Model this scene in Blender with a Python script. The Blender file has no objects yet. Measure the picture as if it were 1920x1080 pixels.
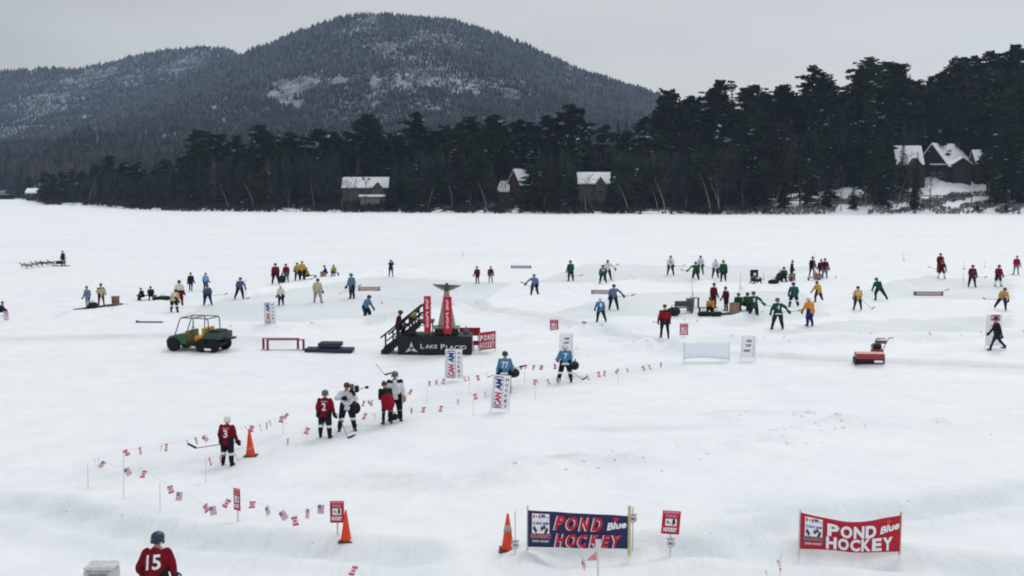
import bpy, bmesh, math, random
import numpy as np
from mathutils import Vector, Matrix, noise
from mathutils.bvhtree import BVHTree
R = math.radians
random.seed(7); rng = np.random.default_rng(11)
SC = bpy.context.scene; COL = SC.collection
# ------------------------------------------------------------------ camera
CH = 9.0; FPX = 2000.0; PITCH = math.atan(190/FPX)
cd = bpy.data.cameras.new('camera'); cam = bpy.data.objects.new('camera', cd); COL.objects.link(cam)
cam.location = (0, 0, CH); cam.rotation_euler = (math.pi/2-PITCH, 0, 0)
cd.sensor_width = 36; cd.lens = 36*FPX/1920; cd.clip_end = 20000; cd.clip_start = .5
SC.camera = cam
# ------------------------------------------------------------------ sky
w = bpy.data.worlds.new('World'); SC.world = w; w.use_nodes = True
SUN_EL, SUN_AZ = 48, 25      # high, ahead of the camera and to the right
nt = w.node_tree; nt.nodes.clear(); N = nt.nodes.new; L = nt.links.new
out = N('ShaderNodeOutputWorld'); bg = N('ShaderNodeBackground'); bg.inputs[1].default_value = .1
sky = N('ShaderNodeTexSky'); sky.sky_type = 'NISHITA'; sky.sun_disc = False
sky.sun_elevation = R(SUN_EL); sky.sun_rotation = R(SUN_AZ); sky.dust_density = 4; sky.ozone_density = 2
tc = N('ShaderNodeTexCoord'); sep = N('ShaderNodeSeparateXYZ'); L(tc.outputs['Generated'], sep.inputs[0])
def wmath(op, a, b=None):
    m = N('ShaderNodeMath'); m.operation = op
    for i, v in enumerate((a, b)):
        if v is None: continue
        if isinstance(v, (int, float)): m.inputs[i].default_value = v
        else: L(v, m.inputs[i])
    return m.outputs[0]
mp = N('ShaderNodeMapping'); mp.inputs['Scale'].default_value = (1.2, 1.2, 5.0); L(tc.outputs['Generated'], mp.inputs[0])
nz = N('ShaderNodeTexNoise'); nz.inputs['Scale'].default_value = 1.6; nz.inputs['Detail'].default_value = 4; nz.inputs['Roughness'].default_value = .45
L(mp.outputs[0], nz.inputs['Vector'])
el = wmath('MAXIMUM', sep.outputs['Z'], 0.0)
ramp = N('ShaderNodeValToRGB'); L(el, ramp.inputs[0])
e = ramp.color_ramp.elements
e[0].position = 0; e[0].color = (.545, .545, .53, 1)
e[1].position = 1; e[1].color = (1.0, 1.02, 1.05, 1)
for p_, c_ in ((.06, (.59, .59, .565)), (.17, (.565, .57, .56)), (.35, (.77, .78, .79))):
    q = e.new(p_); q.color = (*c_, 1)
nr = N('ShaderNodeMapRange'); L(nz.outputs['Fac'], nr.inputs[0]); nr.inputs[1].default_value = .3; nr.inputs[2].default_value = .7
nr.inputs[3].default_value = .84; nr.inputs[4].default_value = 1.14
az = N('ShaderNodeMapRange'); L(sep.outputs['X'], az.inputs[0]); az.inputs[1].default_value = -.45; az.inputs[2].default_value = .12
az.inputs[3].default_value = .80; az.inputs[4].default_value = 1.04
k = wmath('MULTIPLY', nr.outputs[0], az.outputs[0]); k = wmath('MULTIPLY', k, 10.0)
sc_ = N('ShaderNodeVectorMath'); sc_.operation = 'SCALE'; L(ramp.outputs[0], sc_.inputs[0]); L(k, sc_.inputs['Scale'])
mx = N('ShaderNodeMix'); mx.data_type = 'RGBA'; mx.inputs['Factor'].default_value = .94
L(sky.outputs[0], mx.inputs['A']); L(sc_.outputs[0], mx.inputs['B']); L(mx.outputs['Result'], bg.inputs[0]); L(bg.outputs[0], out.inputs[0])
sd = bpy.data.lights.new('sun', 'SUN'); sd.energy = .75; sd.angle = R(18); sd.color = (1, .97, .92)
so = bpy.data.objects.new('sun', sd); COL.objects.link(so)
sv = Vector((math.sin(R(SUN_AZ))*math.cos(R(SUN_EL)), math.cos(R(SUN_AZ))*math.cos(R(SUN_EL)), math.sin(R(SUN_EL))))
so.rotation_euler = sv.to_track_quat('Z', 'Y').to_euler(); so.location = (0, 0, 100)
SC.view_settings.view_transform = 'Standard'; SC.view_settings.look = 'None'; SC.view_settings.gamma = 1
SC.view_settings.exposure = 0.16
SC.render.engine = 'CYCLES'; SC.cycles.use_denoising = True; SC.cycles.filter_width = 2.0
SC.cycles.max_bounces = 6; SC.cycles.diffuse_bounces = 3; SC.cycles.volume_bounces = 1; SC.cycles.transparent_max_bounces = 8
# ------------------------------------------------------------------ pixel <-> world
CP, SP = math.cos(PITCH), math.sin(PITCH)
def ray(px, py):
    a, b = (px-960)/FPX, (540-py)/FPX
    return Vector((a, CP+SP*b, -SP+CP*b))
def at(px, py, z=0.0):
    d = ray(px, py); t = (z-CH)/d.z; return Vector((d.x*t, d.y*t, z))
def onY(px, py, Y):
    d = ray(px, py); t = Y/d.y; return Vector((d.x*t, Y, CH+d.z*t))
def smooth(a, b, x):
    t = min(1, max(0, (x-a)/(b-a))); return t*t*(3-2*t)
def interp(tab, x): return float(np.interp(x, [p[0] for p in tab], [p[1] for p in tab]))
# ------------------------------------------------------------------ materials
MATS = {}
def mat(name, col, rough=.75, var=.12, scale=6.0, metal=0.0, bump=0.0, col2=None, spec=.3, coord='Object', rnd=0):
    if name in MATS: return MATS[name]
    m = bpy.data.materials.new(name); m.use_nodes = True; t = m.node_tree; b = t.nodes['Principled BSDF']
    b.inputs['Roughness'].default_value = rough; b.inputs['Metallic'].default_value = metal
    b.inputs['Specular IOR Level'].default_value = spec
    n = t.nodes.new('ShaderNodeTexNoise'); n.inputs['Scale'].default_value = scale; n.inputs['Detail'].default_value = 3
    c = t.nodes.new('ShaderNodeTexCoord'); t.links.new(c.outputs[coord], n.inputs['Vector'])
    r = t.nodes.new('ShaderNodeValToRGB'); t.links.new(n.outputs['Fac'], r.inputs[0])
    c2 = col2 or tuple(min(1, v*(1+var)) for v in col); c1 = tuple(v*(1-var) for v in col) if not col2 else col
    r.color_ramp.elements[0].position = .35; r.color_ramp.elements[1].position = .65
    r.color_ramp.elements[0].color = (*c1, 1); r.color_ramp.elements[1].color = (*c2, 1)
    if rnd:      # every copy of the tree is a little lighter or darker
        oi = t.nodes.new('ShaderNodeObjectInfo'); mr = t.nodes.new('ShaderNodeMapRange'); mr.inputs[3].default_value = 1-rnd; mr.inputs[4].default_value = 1+1.6*rnd
        hs = t.nodes.new('ShaderNodeHueSaturation'); t.links.new(oi.outputs['Random'], mr.inputs[0]); t.links.new(mr.outputs[0], hs.inputs['Value']); t.links.new(r.outputs[0], hs.inputs['Color']); t.links.new(hs.outputs[0], b.inputs['Base Color'])
    else: t.links.new(r.outputs[0], b.inputs['Base Color'])
    if bump:
        bp = t.nodes.new('ShaderNodeBump'); bp.inputs['Strength'].default_value = bump; bp.inputs['Distance'].default_value = .05
        t.links.new(n.outputs['Fac'], bp.inputs['Height']); t.links.new(bp.outputs[0], b.inputs['Normal'])
    MATS[name] = m; return m
def srgb(r, g, b): return tuple(((v/255)/12.92 if v/255 <= .04045 else ((v/255+.055)/1.055)**2.4) for v in (r, g, b))
def cm(name, r, g, b, **k): return mat(name, srgb(r, g, b), **k)
# ------------------------------------------------------------------ mesh helpers
class MB:
    def __init__(s): s.v = []; s.f = []; s.m = []; s.mats = []
    def mi(s, m):
        if m not in s.mats: s.mats.append(m)
        return s.mats.index(m)
    def add(s, vs, fs, m=None, M=None):
        o = len(s.v); s.v += [tuple(M @ Vector(p)) if M else tuple(p) for p in vs]
        s.f += [tuple(i+o for i in f) for f in fs]; s.m += [s.mi(m)]*len(fs) if m else [0]*len(fs); return s
    def box(s, x0, x1, y0, y1, z0, z1, m=None, M=None):
        return s.add([(x0,y0,z0),(x1,y0,z0),(x1,y1,z0),(x0,y1,z0),(x0,y0,z1),(x1,y0,z1),(x1,y1,z1),(x0,y1,z1)],
              [(0,3,2,1),(4,5,6,7),(0,1,5,4),(1,2,6,5),(2,3,7,6),(3,0,4,7)], m, M)
    def bevbox(s, x0, x1, y0, y1, z0, z1, c, m=None, M=None):
        vs = []; 
        for (xa, xb, ya, yb, z) in ((x0+c,x1-c,y0+c,y1-c,z0),(x0,x1,y0,y1,z0+c),(x0,x1,y0,y1,z1-c),(x0+c,x1-c,y0+c,y1-c,z1)):
            d = c if z in (z0+c, z1-c) else c*.6
            vs += [(xa+d,ya,z),(xb-d,ya,z),(xb,ya+d,z),(xb,yb-d,z),(xb-d,yb,z),(xa+d,yb,z),(xa,yb-d,z),(xa,ya+d,z)]
        fs = [tuple(range(7,-1,-1)), tuple(range(24,32))]
        for r in range(3):
            for i in range(8): fs.append((r*8+i, r*8+(i+1)%8, r*8+8+(i+1)%8, r*8+8+i))
        return s.add(vs, fs, m, M)
    def tube(s, p0, p1, r0, r1=None, n=8, m=None, M=None, cap=True):
        r1 = r0 if r1 is None else r1
        p0, p1 = Vector(p0), Vector(p1); d = (p1-p0)
        if d.length < 1e-6: return s
        q = d.to_track_quat('Z', 'Y'); vs = []
        for p, r in ((p0, r0), (p1, r1)):
            for i in range(n):
                a = 2*math.pi*i/n; vs.append(p + q @ Vector((math.cos(a)*r, math.sin(a)*r, 0)))
        fs = [(i, (i+1)%n, n+(i+1)%n, n+i) for i in range(n)]
        if cap: fs += [tuple(range(n-1,-1,-1)), tuple(range(n, 2*n))]
        return s.add(vs, fs, m, M)
    def path(s, pts, r, n=6, m=None, M=None):
        for a, b in zip(pts[:-1], pts[1:]): s.tube(a, b, r, r, n, m, M)
        return s
    def lathe(s, prof, n=16, m=None, M=None):     # prof: (r,z) from bottom to top
        vs = [(r*math.cos(2*math.pi*i/n), r*math.sin(2*math.pi*i/n), z) for r, z in prof for i in range(n)]
        fs = [tuple(range(n-1,-1,-1)), tuple(range((len(prof)-1)*n, len(prof)*n))]
        for k in range(len(prof)-1):
            for i in range(n): fs.append((k*n+i, k*n+(i+1)%n, (k+1)*n+(i+1)%n, (k+1)*n+i))
        return s.add(vs, fs, m, M)
    def ell(s, c, rx, ry, rz, n=10, k=7, m=None, M=None):
        vs = [(c[0], c[1], c[2]-rz)]
        for j in range(1, k):
            t = math.pi*j/k
            for i in range(n):
                a = 2*math.pi*i/n; vs.append((c[0]+rx*math.sin(t)*math.cos(a), c[1]+ry*math.sin(t)*math.sin(a), c[2]-rz*math.cos(t)))
        vs.append((c[0], c[1], c[2]+rz)); fs = [(0, 1+(i+1)%n, 1+i) for i in range(n)]
        for j in range(k-2):
            for i in range(n): fs.append((1+j*n+i, 1+j*n+(i+1)%n, 1+(j+1)*n+(i+1)%n, 1+(j+1)*n+i))
        e_ = len(vs)-1; b_ = 1+(k-2)*n; fs += [(b_+i, b_+(i+1)%n, e_) for i in range(n)]
        return s.add(vs, fs, m, M)
    def caps(s, p0, r0, p1, r1, n=10, m=None, M=None):   # tapered limb: frustum and two balls
        s.tube(p0, p1, r0, r1, n, m, M); s.ell(p0, r0, r0, r0, n, 6, m, M); s.ell(p1, r1, r1, r1, n, 6, m, M); return s
    def mesh(s, name, smooth=False):
        me = bpy.data.meshes.new(name); me.from_pydata(s.v, [], s.f)
        for m in s.mats: me.materials.append(m)
        me.polygons.foreach_set('material_index', s.m)
        if smooth: me.polygons.foreach_set('use_smooth', [True]*len(s.f))
        me.update(); return me
    def build(s, name, parent=None, smooth=False):
        o = bpy.data.objects.new(name, s.mesh(name, smooth)); COL.objects.link(o)
        if parent: o.parent = parent
        return o
def tag(o, label=None, cat=None, group=None, kind=None):
    if label: o['label'] = label
    if cat: o['category'] = cat
    if group: o['group'] = group
    if kind: o['kind'] = kind
    return o
def empty(name, loc, rz=0, label=None, cat=None, group=None, scale=1):
    o = bpy.data.objects.new(name, None); COL.objects.link(o); o.location = loc; o.rotation_euler = (0, 0, R(rz))
    o.scale = (scale,)*3; o.empty_display_size = .2
    return tag(o, label, cat, group)
def link_mesh(name, me, parent=None):
    o = bpy.data.objects.new(name, me); COL.objects.link(o)
    if parent: o.parent = parent
    return o
# text outlines turned into flat meshes, made once while the scene is still empty
TXT = {}
def text_mesh(s, bold=.0, shear=0.0):
    key = (s, bold, shear)
    if key in TXT: return TXT[key]
    cu = bpy.data.curves.new('lettering', 'FONT'); cu.body = s; cu.offset = bold; cu.shear = shear; cu.resolution_u = 3
    o = bpy.data.objects.new('lettering', cu); COL.objects.link(o)
    dg = bpy.context.evaluated_depsgraph_get(); me = o.evaluated_get(dg).to_mesh()
    vs = np.array([v.co[:] for v in me.vertices]); fs = [tuple(p.vertices) for p in me.polygons]
    bpy.data.objects.remove(o); bpy.data.curves.remove(cu)
    mn, mxx = vs.min(0), vs.max(0); vs = (vs-mn)/(mxx-mn+1e-9)     # normalised to a unit box
    TXT[key] = (vs, fs); return TXT[key]
def put_text(mb, s, x0, x1, z0, z1, y, m, bold=.03, shear=0, fn=None, rot=0):
    """flat lettering on a front face (towards -y) filling the given box; fn bends it with its panel"""
    vs, fs = text_mesh(s, bold, shear); o = []
    for a, b, _ in vs:
        if rot == 90: a, b = 1-b, a          # reads from bottom to top
        x, z = x0+(x1-x0)*a, z0+(z1-z0)*b
        p = (x, y, z); o.append(fn(*p) if fn else p)
    mb.add(o, fs, m); return mb
# ================================================================== ground
W0 = cm('wood_pale', 196, 186, 160, rough=.8)
def polyd(pts, X, Y):      # distance of grid points to a polyline
    d = np.full(X.shape, 1e9)
    for (ax, ay), (bx, by) in zip(pts[:-1], pts[1:]):
        vx, vy = bx-ax, by-ay; t = np.clip(((X-ax)*vx+(Y-ay)*vy)/(vx*vx+vy*vy+1e-9), 0, 1)
        d = np.minimum(d, np.hypot(X-ax-t*vx, Y-ay-t*vy))
    return d
def wpts(l): return [tuple(at(*p)[:2]) for p in l]
def vnoise(X, Y, sc, seed):      # smooth value noise, two octaves
    def one(X, Y, sd):
        r = np.random.default_rng(sd).random((64, 64)); xi = np.floor(X).astype(int); yi = np.floor(Y).astype(int)
        fx, fy = X-xi, Y-yi; fx = fx*fx*(3-2*fx); fy = fy*fy*(3-2*fy); g = lambda a, b: r[a % 64, b % 64]
        return (g(xi,yi)*(1-fx)+g(xi+1,yi)*fx)*(1-fy)+(g(xi,yi+1)*(1-fx)+g(xi+1,yi+1)*fx)*fy
    X, Y = np.asarray(X, float)/sc, np.asarray(Y, float)/sc
    return one(X, Y, seed)*.65+one(X*2.3+7, Y*2.3+3, seed+1)*.35-.5
BANKS = [wpts(l) for l in (
 [(130,594),(250,578),(420,560),(560,536),(700,512),(860,496),(1050,488)],
 [(430,624),(600,612),(800,590),(980,566),(1120,540),(1230,524),(1420,536)],
 [(930,636),(1130,616),(1330,606),(1470,590),(1600,560),(1760,516),(1900,500)],
 [(1080,664),(1300,640),(1560,634),(1760,633),(2000,628)],
 [(640,506),(900,500),(1100,496),(1300,484),(1500,478)])]
CRUST = wpts([(950,892),(1060,876),(1180,872),(1300,850),(1420,842),(1500,824),(1600,806),(1740,802),(1950,792)])
CRUST2 = wpts([(1380,782),(1500,780),(1560,796)])
RUTS = [wpts(l) for l in ([(-60,948),(60,955),(190,990),(330,1014),(520,1026),(760,1048)], [(1300,1030),(1500,990),(1700,962),(2000,920)],
        [(-50,640),(300,632),(520,640)], [(1060,1050),(1300,1040),(1600,1050),(2000,1085)], [(700,560),(1000,590),(1300,660),(1950,690)])]
WALK = wpts([(200,880),(420,862),(640,800),(820,752),(1000,716),(1240,684)])
RINKS = [wpts(l) for l in ([(330,600),(700,606),(900,572),(960,530),(700,520),(400,565)], [(980,600),(1200,590),(1380,612),(1560,590),(1500,545),(1180,550)],
        [(1000,530),(1400,530),(1560,500),(1100,496)], [(1450,625),(1900,620),(1900,590),(1560,600)], [(1560,560),(1900,560),(1900,520),(1700,520)])]
def inpoly(poly, X, Y):
    c = np.zeros(X.shape, bool); n = len(poly)
    for i in range(n):
        (ax, ay), (bx, by) = poly[i], poly[i-1]
        c ^= ((ay > Y) != (by > Y)) & (X < (bx-ax)*(Y-ay)/(by-ay+1e-12)+ax)
    return c
def gheight(X, Y):
    X, Y = np.asarray(X, float), np.asarray(Y, float)
    near = np.clip((150-Y)/60, 0, 1); fade = np.clip((30+np.abs(Y))/60, .3, 1)
    z = .20*vnoise(X, Y, 9, 5)*near+.09*vnoise(X, Y, 1.5, 9)*near+.035*vnoise(X, Y, .5, 19)*np.clip((60-Y)/25, 0, 1)+.30*vnoise(X, Y, 33, 20)*near
    for b in BANKS: d = polyd(b, X, Y); z = z+(.40+.45*vnoise(X, Y, 2.5, 31))*np.exp(-(d/.65)**2)-.10*np.exp(-((d-1.3)/.5)**2)
    for c_, a_ in ((CRUST, .30), (CRUST2, .16)):
        d = polyd(c_, X, Y); lump = np.clip(vnoise(X, Y, .7, 40)+.1, 0, 1)*1.3
        z = z+a_*np.exp(-(d/1.2)**2)+(.36*lump)*np.exp(-(d/.6)**2)
    for r_ in RUTS: d = polyd(r_, X, Y); z = z-(.19+.24*vnoise(X, Y, 1.2, 45))*np.exp(-(d/.5)**2)+.16*np.exp(-((d-1.1)/.45)**2)
    d = polyd(WALK, X, Y); z = z-(.08+.12*vnoise(X, Y, .7, 50))*np.exp(-(d/1.2)**4)
    return z*near
def grow(a, b, s0, k):
    o = [a]; s = s0
    while o[-1] < b: o.append(o[-1]+s); s *= k
    return o
xp = list(np.arange(0, 36, .26))+grow(36, 3000, .3, 1.06); xs = np.array([-v for v in xp[::-1]][:-1]+xp)
ys = np.array([-400, -200, -100, -50, -20, 0, 8, 13]+list(np.arange(16, 48, .2))+grow(48, 3500, .22, 1.018))
XX, YY = np.meshgrid(xs, ys); ZZ = gheight(XX, YY)
def grid_mesh(name, X, Y, Z, mats, attrs={}):
    ny, nx = X.shape; me = bpy.data.meshes.new(name); nv = nx*ny; nf = (nx-1)*(ny-1)
    me.vertices.add(nv); me.vertices.foreach_set('co', np.stack([X, Y, Z], -1).astype(np.float32).ravel())
    i = (np.arange(ny-1)[:, None]*nx+np.arange(nx-1)[None]).ravel(); q = np.stack([i, i+1, i+nx+1, i+nx], -1)
    me.loops.add(nf*4); me.loops.foreach_set('vertex_index', q.ravel().astype(np.int32))
    me.polygons.add(nf); me.polygons.foreach_set('loop_start', np.arange(0, nf*4, 4, dtype=np.int32))
    try: me.polygons.foreach_set('loop_total', np.full(nf, 4, dtype=np.int32))
    except Exception: pass
    me.polygons.foreach_set('use_smooth', np.ones(nf, bool))
    for m in mats: me.materials.append(m)
    for k_, a in attrs.items():
        at_ = me.attributes.new(k_, 'FLOAT', 'POINT'); at_.data.foreach_set('value', a.astype(np.float32).ravel())
    me.update(calc_edges=True); me.validate(); return me
rink = np.zeros(XX.shape)
for p_ in RINKS: rink = np.maximum(rink, inpoly(p_, XX, YY)*1.0)
rink = np.clip(rink*.8*(1.0+1.2*vnoise(XX, YY, 4, 70)), 0, 1)
rink = np.maximum(rink, .75*np.exp(-(polyd(WALK, XX, YY)/1.3)**2)*(.6+vnoise(XX, YY, .8, 77)))
for cx_, cy_, ra_, rb_ in ((780,905,2.6,.5),(740,893,1.6,.3),(1040,868,1.3,.5),(1090,874,1.8,.3),(1430,775,2.2,.3),(110,960,3,.5),(1180,800,2,.3),(1500,960,3,.6),(380,1010,3,.5)):
    c_ = at(cx_, cy_); rink = np.maximum(rink, 1.25*np.exp(-(((XX-c_.x)/ra_)**2+((YY-c_.y)/rb_/1.6)**2))*(.7+1.4*vnoise(XX, YY, .7, 91)))
for r_ in RUTS: rink = np.maximum(rink, np.exp(-(polyd(r_, XX, YY)/1.3)**2)*(.75+1.3*vnoise(XX, YY, 1.0, 79)))
def snow_material():
    m = bpy.data.materials.new('snow_cover'); m.use_nodes = True; t = m.node_tree; b = t.nodes['Principled BSDF']
    b.inputs['Roughness'].default_value = .65; b.inputs['Specular IOR Level'].default_value = .25
    def n(ty, **k):
        o = t.nodes.new(ty)
        for a, v in k.items(): o.inputs[a].default_value = v
        return o
    tc = n('ShaderNodeTexCoord'); at1 = t.nodes.new('ShaderNodeAttribute'); at1.attribute_name = 'packed'
    big = n('ShaderNodeTexNoise', Scale=.06, Detail=5, Roughness=.6); fine = n('ShaderNodeTexNoise', Scale=1.3, Detail=7, Roughness=.65)
    mp = n('ShaderNodeMapping'); mp.inputs['Scale'].default_value = (.9, 1.0, 1); st = n('ShaderNodeTexNoise', Scale=.5, Detail=6, Roughness=.7)
    t.links.new(tc.outputs['Object'], big.inputs['Vector']); t.links.new(tc.outputs['Object'], fine.inputs['Vector'])
    t.links.new(tc.outputs['Object'], mp.inputs[0]); t.links.new(mp.outputs[0], st.inputs['Vector'])
    r = t.nodes.new('ShaderNodeValToRGB'); r.color_ramp.elements[0].position = .38; r.color_ramp.elements[1].position = .62
    r.color_ramp.elements[0].color = (.76, .785, .80, 1); r.color_ramp.elements[1].color = (.82, .838, .845, 1)
    t.links.new(st.outputs['Fac'], r.inputs[0])
    r2 = t.nodes.new('ShaderNodeValToRGB'); r2.color_ramp.elements[0].position = .35; r2.color_ramp.elements[1].position = .65
    r2.color_ramp.elements[0].color = (.93, .95, .97, 1); r2.color_ramp.elements[1].color = (1, 1, 1, 1); t.links.new(big.outputs['Fac'], r2.inputs[0])
    mu = t.nodes.new('ShaderNodeMix'); mu.data_type = 'RGBA'; mu.blend_type = 'MULTIPLY'; mu.inputs['Factor'].default_value = 1
    t.links.new(r.outputs[0], mu.inputs['A']); t.links.new(r2.outputs[0], mu.inputs['B'])
    mi = t.nodes.new('ShaderNodeMix'); mi.data_type = 'RGBA'; t.links.new(mu.outputs['Result'], mi.inputs['A'])
    mi.inputs['B'].default_value = (.62, .67, .685, 1)
    mm = t.nodes.new('ShaderNodeMath'); mm.operation = 'MULTIPLY'; mm.inputs[1].default_value = .8
    t.links.new(at1.outputs['Fac'], mm.inputs[0]); t.links.new(mm.outputs[0], mi.inputs['Factor'])
    t.links.new(mi.outputs['Result'], b.inputs['Base Color'])
    # skate scratches and scuffs on packed ice: thin long noise in two directions
    last = mi.outputs['Result']
    for ang, sc2 in ((.5, (9, .5, 1)), (-.7, (7, .4, 1)), (1.4, (8, .45, 1))):
        m2 = n('ShaderNodeMapping'); m2.inputs['Rotation'].default_value = (0, 0, ang); m2.inputs['Scale'].default_value = sc2; t.links.new(tc.outputs['Object'], m2.inputs[0])
        s2 = n('ShaderNodeTexNoise', Scale=1.0, Detail=4, Roughness=.6, Distortion=.6); t.links.new(m2.outputs[0], s2.inputs['Vector'])
        rr = t.nodes.new('ShaderNodeMapRange'); t.links.new(s2.outputs['Fac'], rr.inputs[0]); rr.inputs[1].default_value = .57; rr.inputs[2].default_value = .70; rr.inputs[3].default_value = .05; rr.inputs[4].default_value = .42
        ml_ = t.nodes.new('ShaderNodeMath'); ml_.operation = 'MULTIPLY'; ma_ = t.nodes.new('ShaderNodeMath'); ma_.operation = 'ADD'; ma_.inputs[1].default_value = .12; t.links.new(at1.outputs['Fac'], ma_.inputs[0])
        t.links.new(rr.outputs[0], ml_.inputs[0]); t.links.new(ma_.outputs[0], ml_.inputs[1]); mc = t.nodes.new('ShaderNodeMix'); mc.data_type = 'RGBA'; t.links.new(ml_.outputs[0], mc.inputs['Factor']); t.links.new(last, mc.inputs['A']); mc.inputs['B'].default_value = (.50, .55, .57, 1); last = mc.outputs['Result']
    t.links.new(last, b.inputs['Base Color'])
    bp = t.nodes.new('ShaderNodeBump'); bp.inputs['Strength'].default_value = .5; bp.inputs['Distance'].default_value = .16
    t.links.new(fine.outputs['Fac'], bp.inputs['Height']); t.links.new(bp.outputs[0], b.inputs['Normal'])
    return m
SNOW = snow_material()
g = link_mesh('snow_covered_lake', grid_mesh('snow_covered_lake', XX, YY, ZZ, [SNOW], {'packed': rink})); tag(g, kind='structure')
def gz(x, y): return float(gheight(np.array([x]), np.array([y]))[0])
def foot(px, py):
    p = at(px, py); 
    for _ in range(2): p = at(px, py, gz(p.x, p.y))
    return p
def pxm(py): return (py-350)/CH         # pixels per metre for something standing at that row
# ================================================================== land behind the shore
SHORE = [(-2.2,1500),(-.9,1250),(-.52,900),(-.475,800),(-.45,690),(-.437,530),(-.385,500),(-.362,428),(-.315,392),(-.17,376),(-.03,362),(.22,344),(.48,352),(.9,330),(2.2,300)]
def shoreD(u): return np.interp(u, [p[0] for p in SHORE], [p[1] for p in SHORE])+3.0*np.sin(np.asarray(u)*90)+1.6*np.sin(np.asarray(u)*233+1)
def land(X, Y):
    X, Y = np.asarray(X, float), np.asarray(Y, float); u = X/np.maximum(Y, 1); D = shoreD(u); t = Y-D
    s = np.clip((u-.12)/.25, 0, 1); s = s*s*(3-2*s); a = .07+.29*s; lo = .07+.135*s
    z = np.where(t < 55, lo*t, np.where(t < 115, lo*55+(a*115-lo*55)/60*(t-55), a*115+(t-115)*.035))+np.clip(t, 0, 6)*.12-.3
    z = z+np.clip(t/60, 0, 1)*(6*vnoise(X, Y, 70, 61)*(1-.6*s)+1.2*vnoise(X, Y, 12, 62))
    return np.where(t < 0, -.5+t*.05, z)
def land1(x, y): return float(land(np.array([x]), np.array([y]))[0])
us = np.concatenate([np.linspace(-2.2, -.6, 40), np.linspace(-.59, .59, 420), np.linspace(.6, 2.2, 40)])
ts = np.array([-4, -1, 0, 1, 2.5, 4, 6, 9, 13]+grow(18, 1300, 5, 1.05))
UU, TT = np.meshgrid(us, ts); DY = shoreD(UU)+TT; DX = UU*DY; DZ = land(DX, DY)
floor = np.clip(1.0-np.clip((TT-4)/9, 0, 1), 0, 1)*np.where(UU > .2, 1, .45)
floor = np.maximum(floor, np.where((UU > .22), np.clip((62-TT)/12, 0, 1)*.9, 0))
def floor_material():
    m = bpy.data.materials.new('forest_floor'); m.use_nodes = True; t = m.node_tree; b = t.nodes['Principled BSDF']; b.inputs['Roughness'].default_value = .9
    tc = t.nodes.new('ShaderNodeTexCoord'); n = t.nodes.new('ShaderNodeTexNoise'); n.inputs['Scale'].default_value = .35; n.inputs['Detail'].default_value = 7
    t.links.new(tc.outputs['Object'], n.inputs['Vector']); a = t.nodes.new('ShaderNodeAttribute'); a.attribute_name = 'open_snow'
    ad = t.nodes.new('ShaderNodeMath'); ad.operation = 'MULTIPLY_ADD'; ad.inputs[1].default_value = .55; t.links.new(a.outputs['Fac'], ad.inputs[0]); t.links.new(n.outputs['Fac'], ad.inputs[2])
    r = t.nodes.new('ShaderNodeValToRGB'); r.color_ramp.elements[0].position = .62; r.color_ramp.elements[1].position = .72
    r.color_ramp.elements[0].color = (.022, .02, .018, 1); r.color_ramp.elements[1].color = (.72, .76, .8, 1)
    t.links.new(ad.outputs[0], r.inputs[0]); t.links.new(r.outputs[0], b.inputs['Base Color']); return m
g = link_mesh('hillside', grid_mesh('hillside', DX, DY, DZ, [floor_material()], {'open_snow': floor})); tag(g, kind='structure')
# ================================================================== mountains
def mountain(name, prof, Yr, Yf, seed, base_z=10):
    """ridge line taken from a profile (column, row) at distance Yr, falling to its foot at Yf and away behind"""
    cols = np.linspace(prof[0][0], prof[-1][0], 260); rows = np.interp(cols, [p[0] for p in prof], [p[1] for p in prof])
    S = np.concatenate([np.linspace(0, 1, 70), np.linspace(1.05, 1.7, 12)])
    X = np.zeros((len(S), len(cols))); Y = X.copy(); Z = X.copy()
    for j, (c, r_) in enumerate(zip(cols, rows)):
        p = onY(c, r_+7, Yr); wob = 120*math.sin(c*.006+seed)
        for i, s in enumerate(S):
            X[i, j] = p.x*(.75+.25*min(s, 1.2)); Y[i, j] = Yf+(Yr-Yf)*s+wob*min(s, 1)*0
            f = s**1.35*(1-.12*math.sin(math.pi*min(s, 1))) if s <= 1 else 1-(s-1)*1.2
            Z[i, j] = base_z+(p.z-base_z)*f
    rough = np.clip(np.sin(np.pi*np.clip(S, 0, 1)), 0, 1)[:, None]
    Z = Z+rough*(60*vnoise(X, Y*.6, 420, seed)+26*vnoise(X, Y, 130, seed+3))+4*vnoise(X, Y, 40, seed+5)
    return X, Y, Z, S
PROF_MAIN = [(-700,420),(-200,340),(100,262),(200,216),(300,166),(400,116),(460,96),(500,80),(560,58),(620,35),(680,18),(740,22),(800,25),(850,32),(900,46),(950,66),(1000,86),(1050,108),(1100,130),(1150,146),(1200,160),(1240,176),(1300,200),(1500,262),(1900,330)]
PROF_LEFT = [(-900,190),(-400,150),(-120,140),(0,130),(60,124),(150,124),(200,112),(250,98),(300,88),(380,81),(430,88),(500,120),(640,200),(900,300)]
PROF_MID = [(-900,300),(-300,280),(0,268),(100,262),(150,244),(220,250),(330,262),(420,280),(560,300),(800,312),(1100,300),(1300,300),(2200,300)]
MT = [('mountain', PROF_MAIN, 2300, 1050, 3), ('distant_hill', PROF_LEFT, 3100, 1800, 13), ('foothill', PROF_MID, 1250, 760, 23)]
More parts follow.
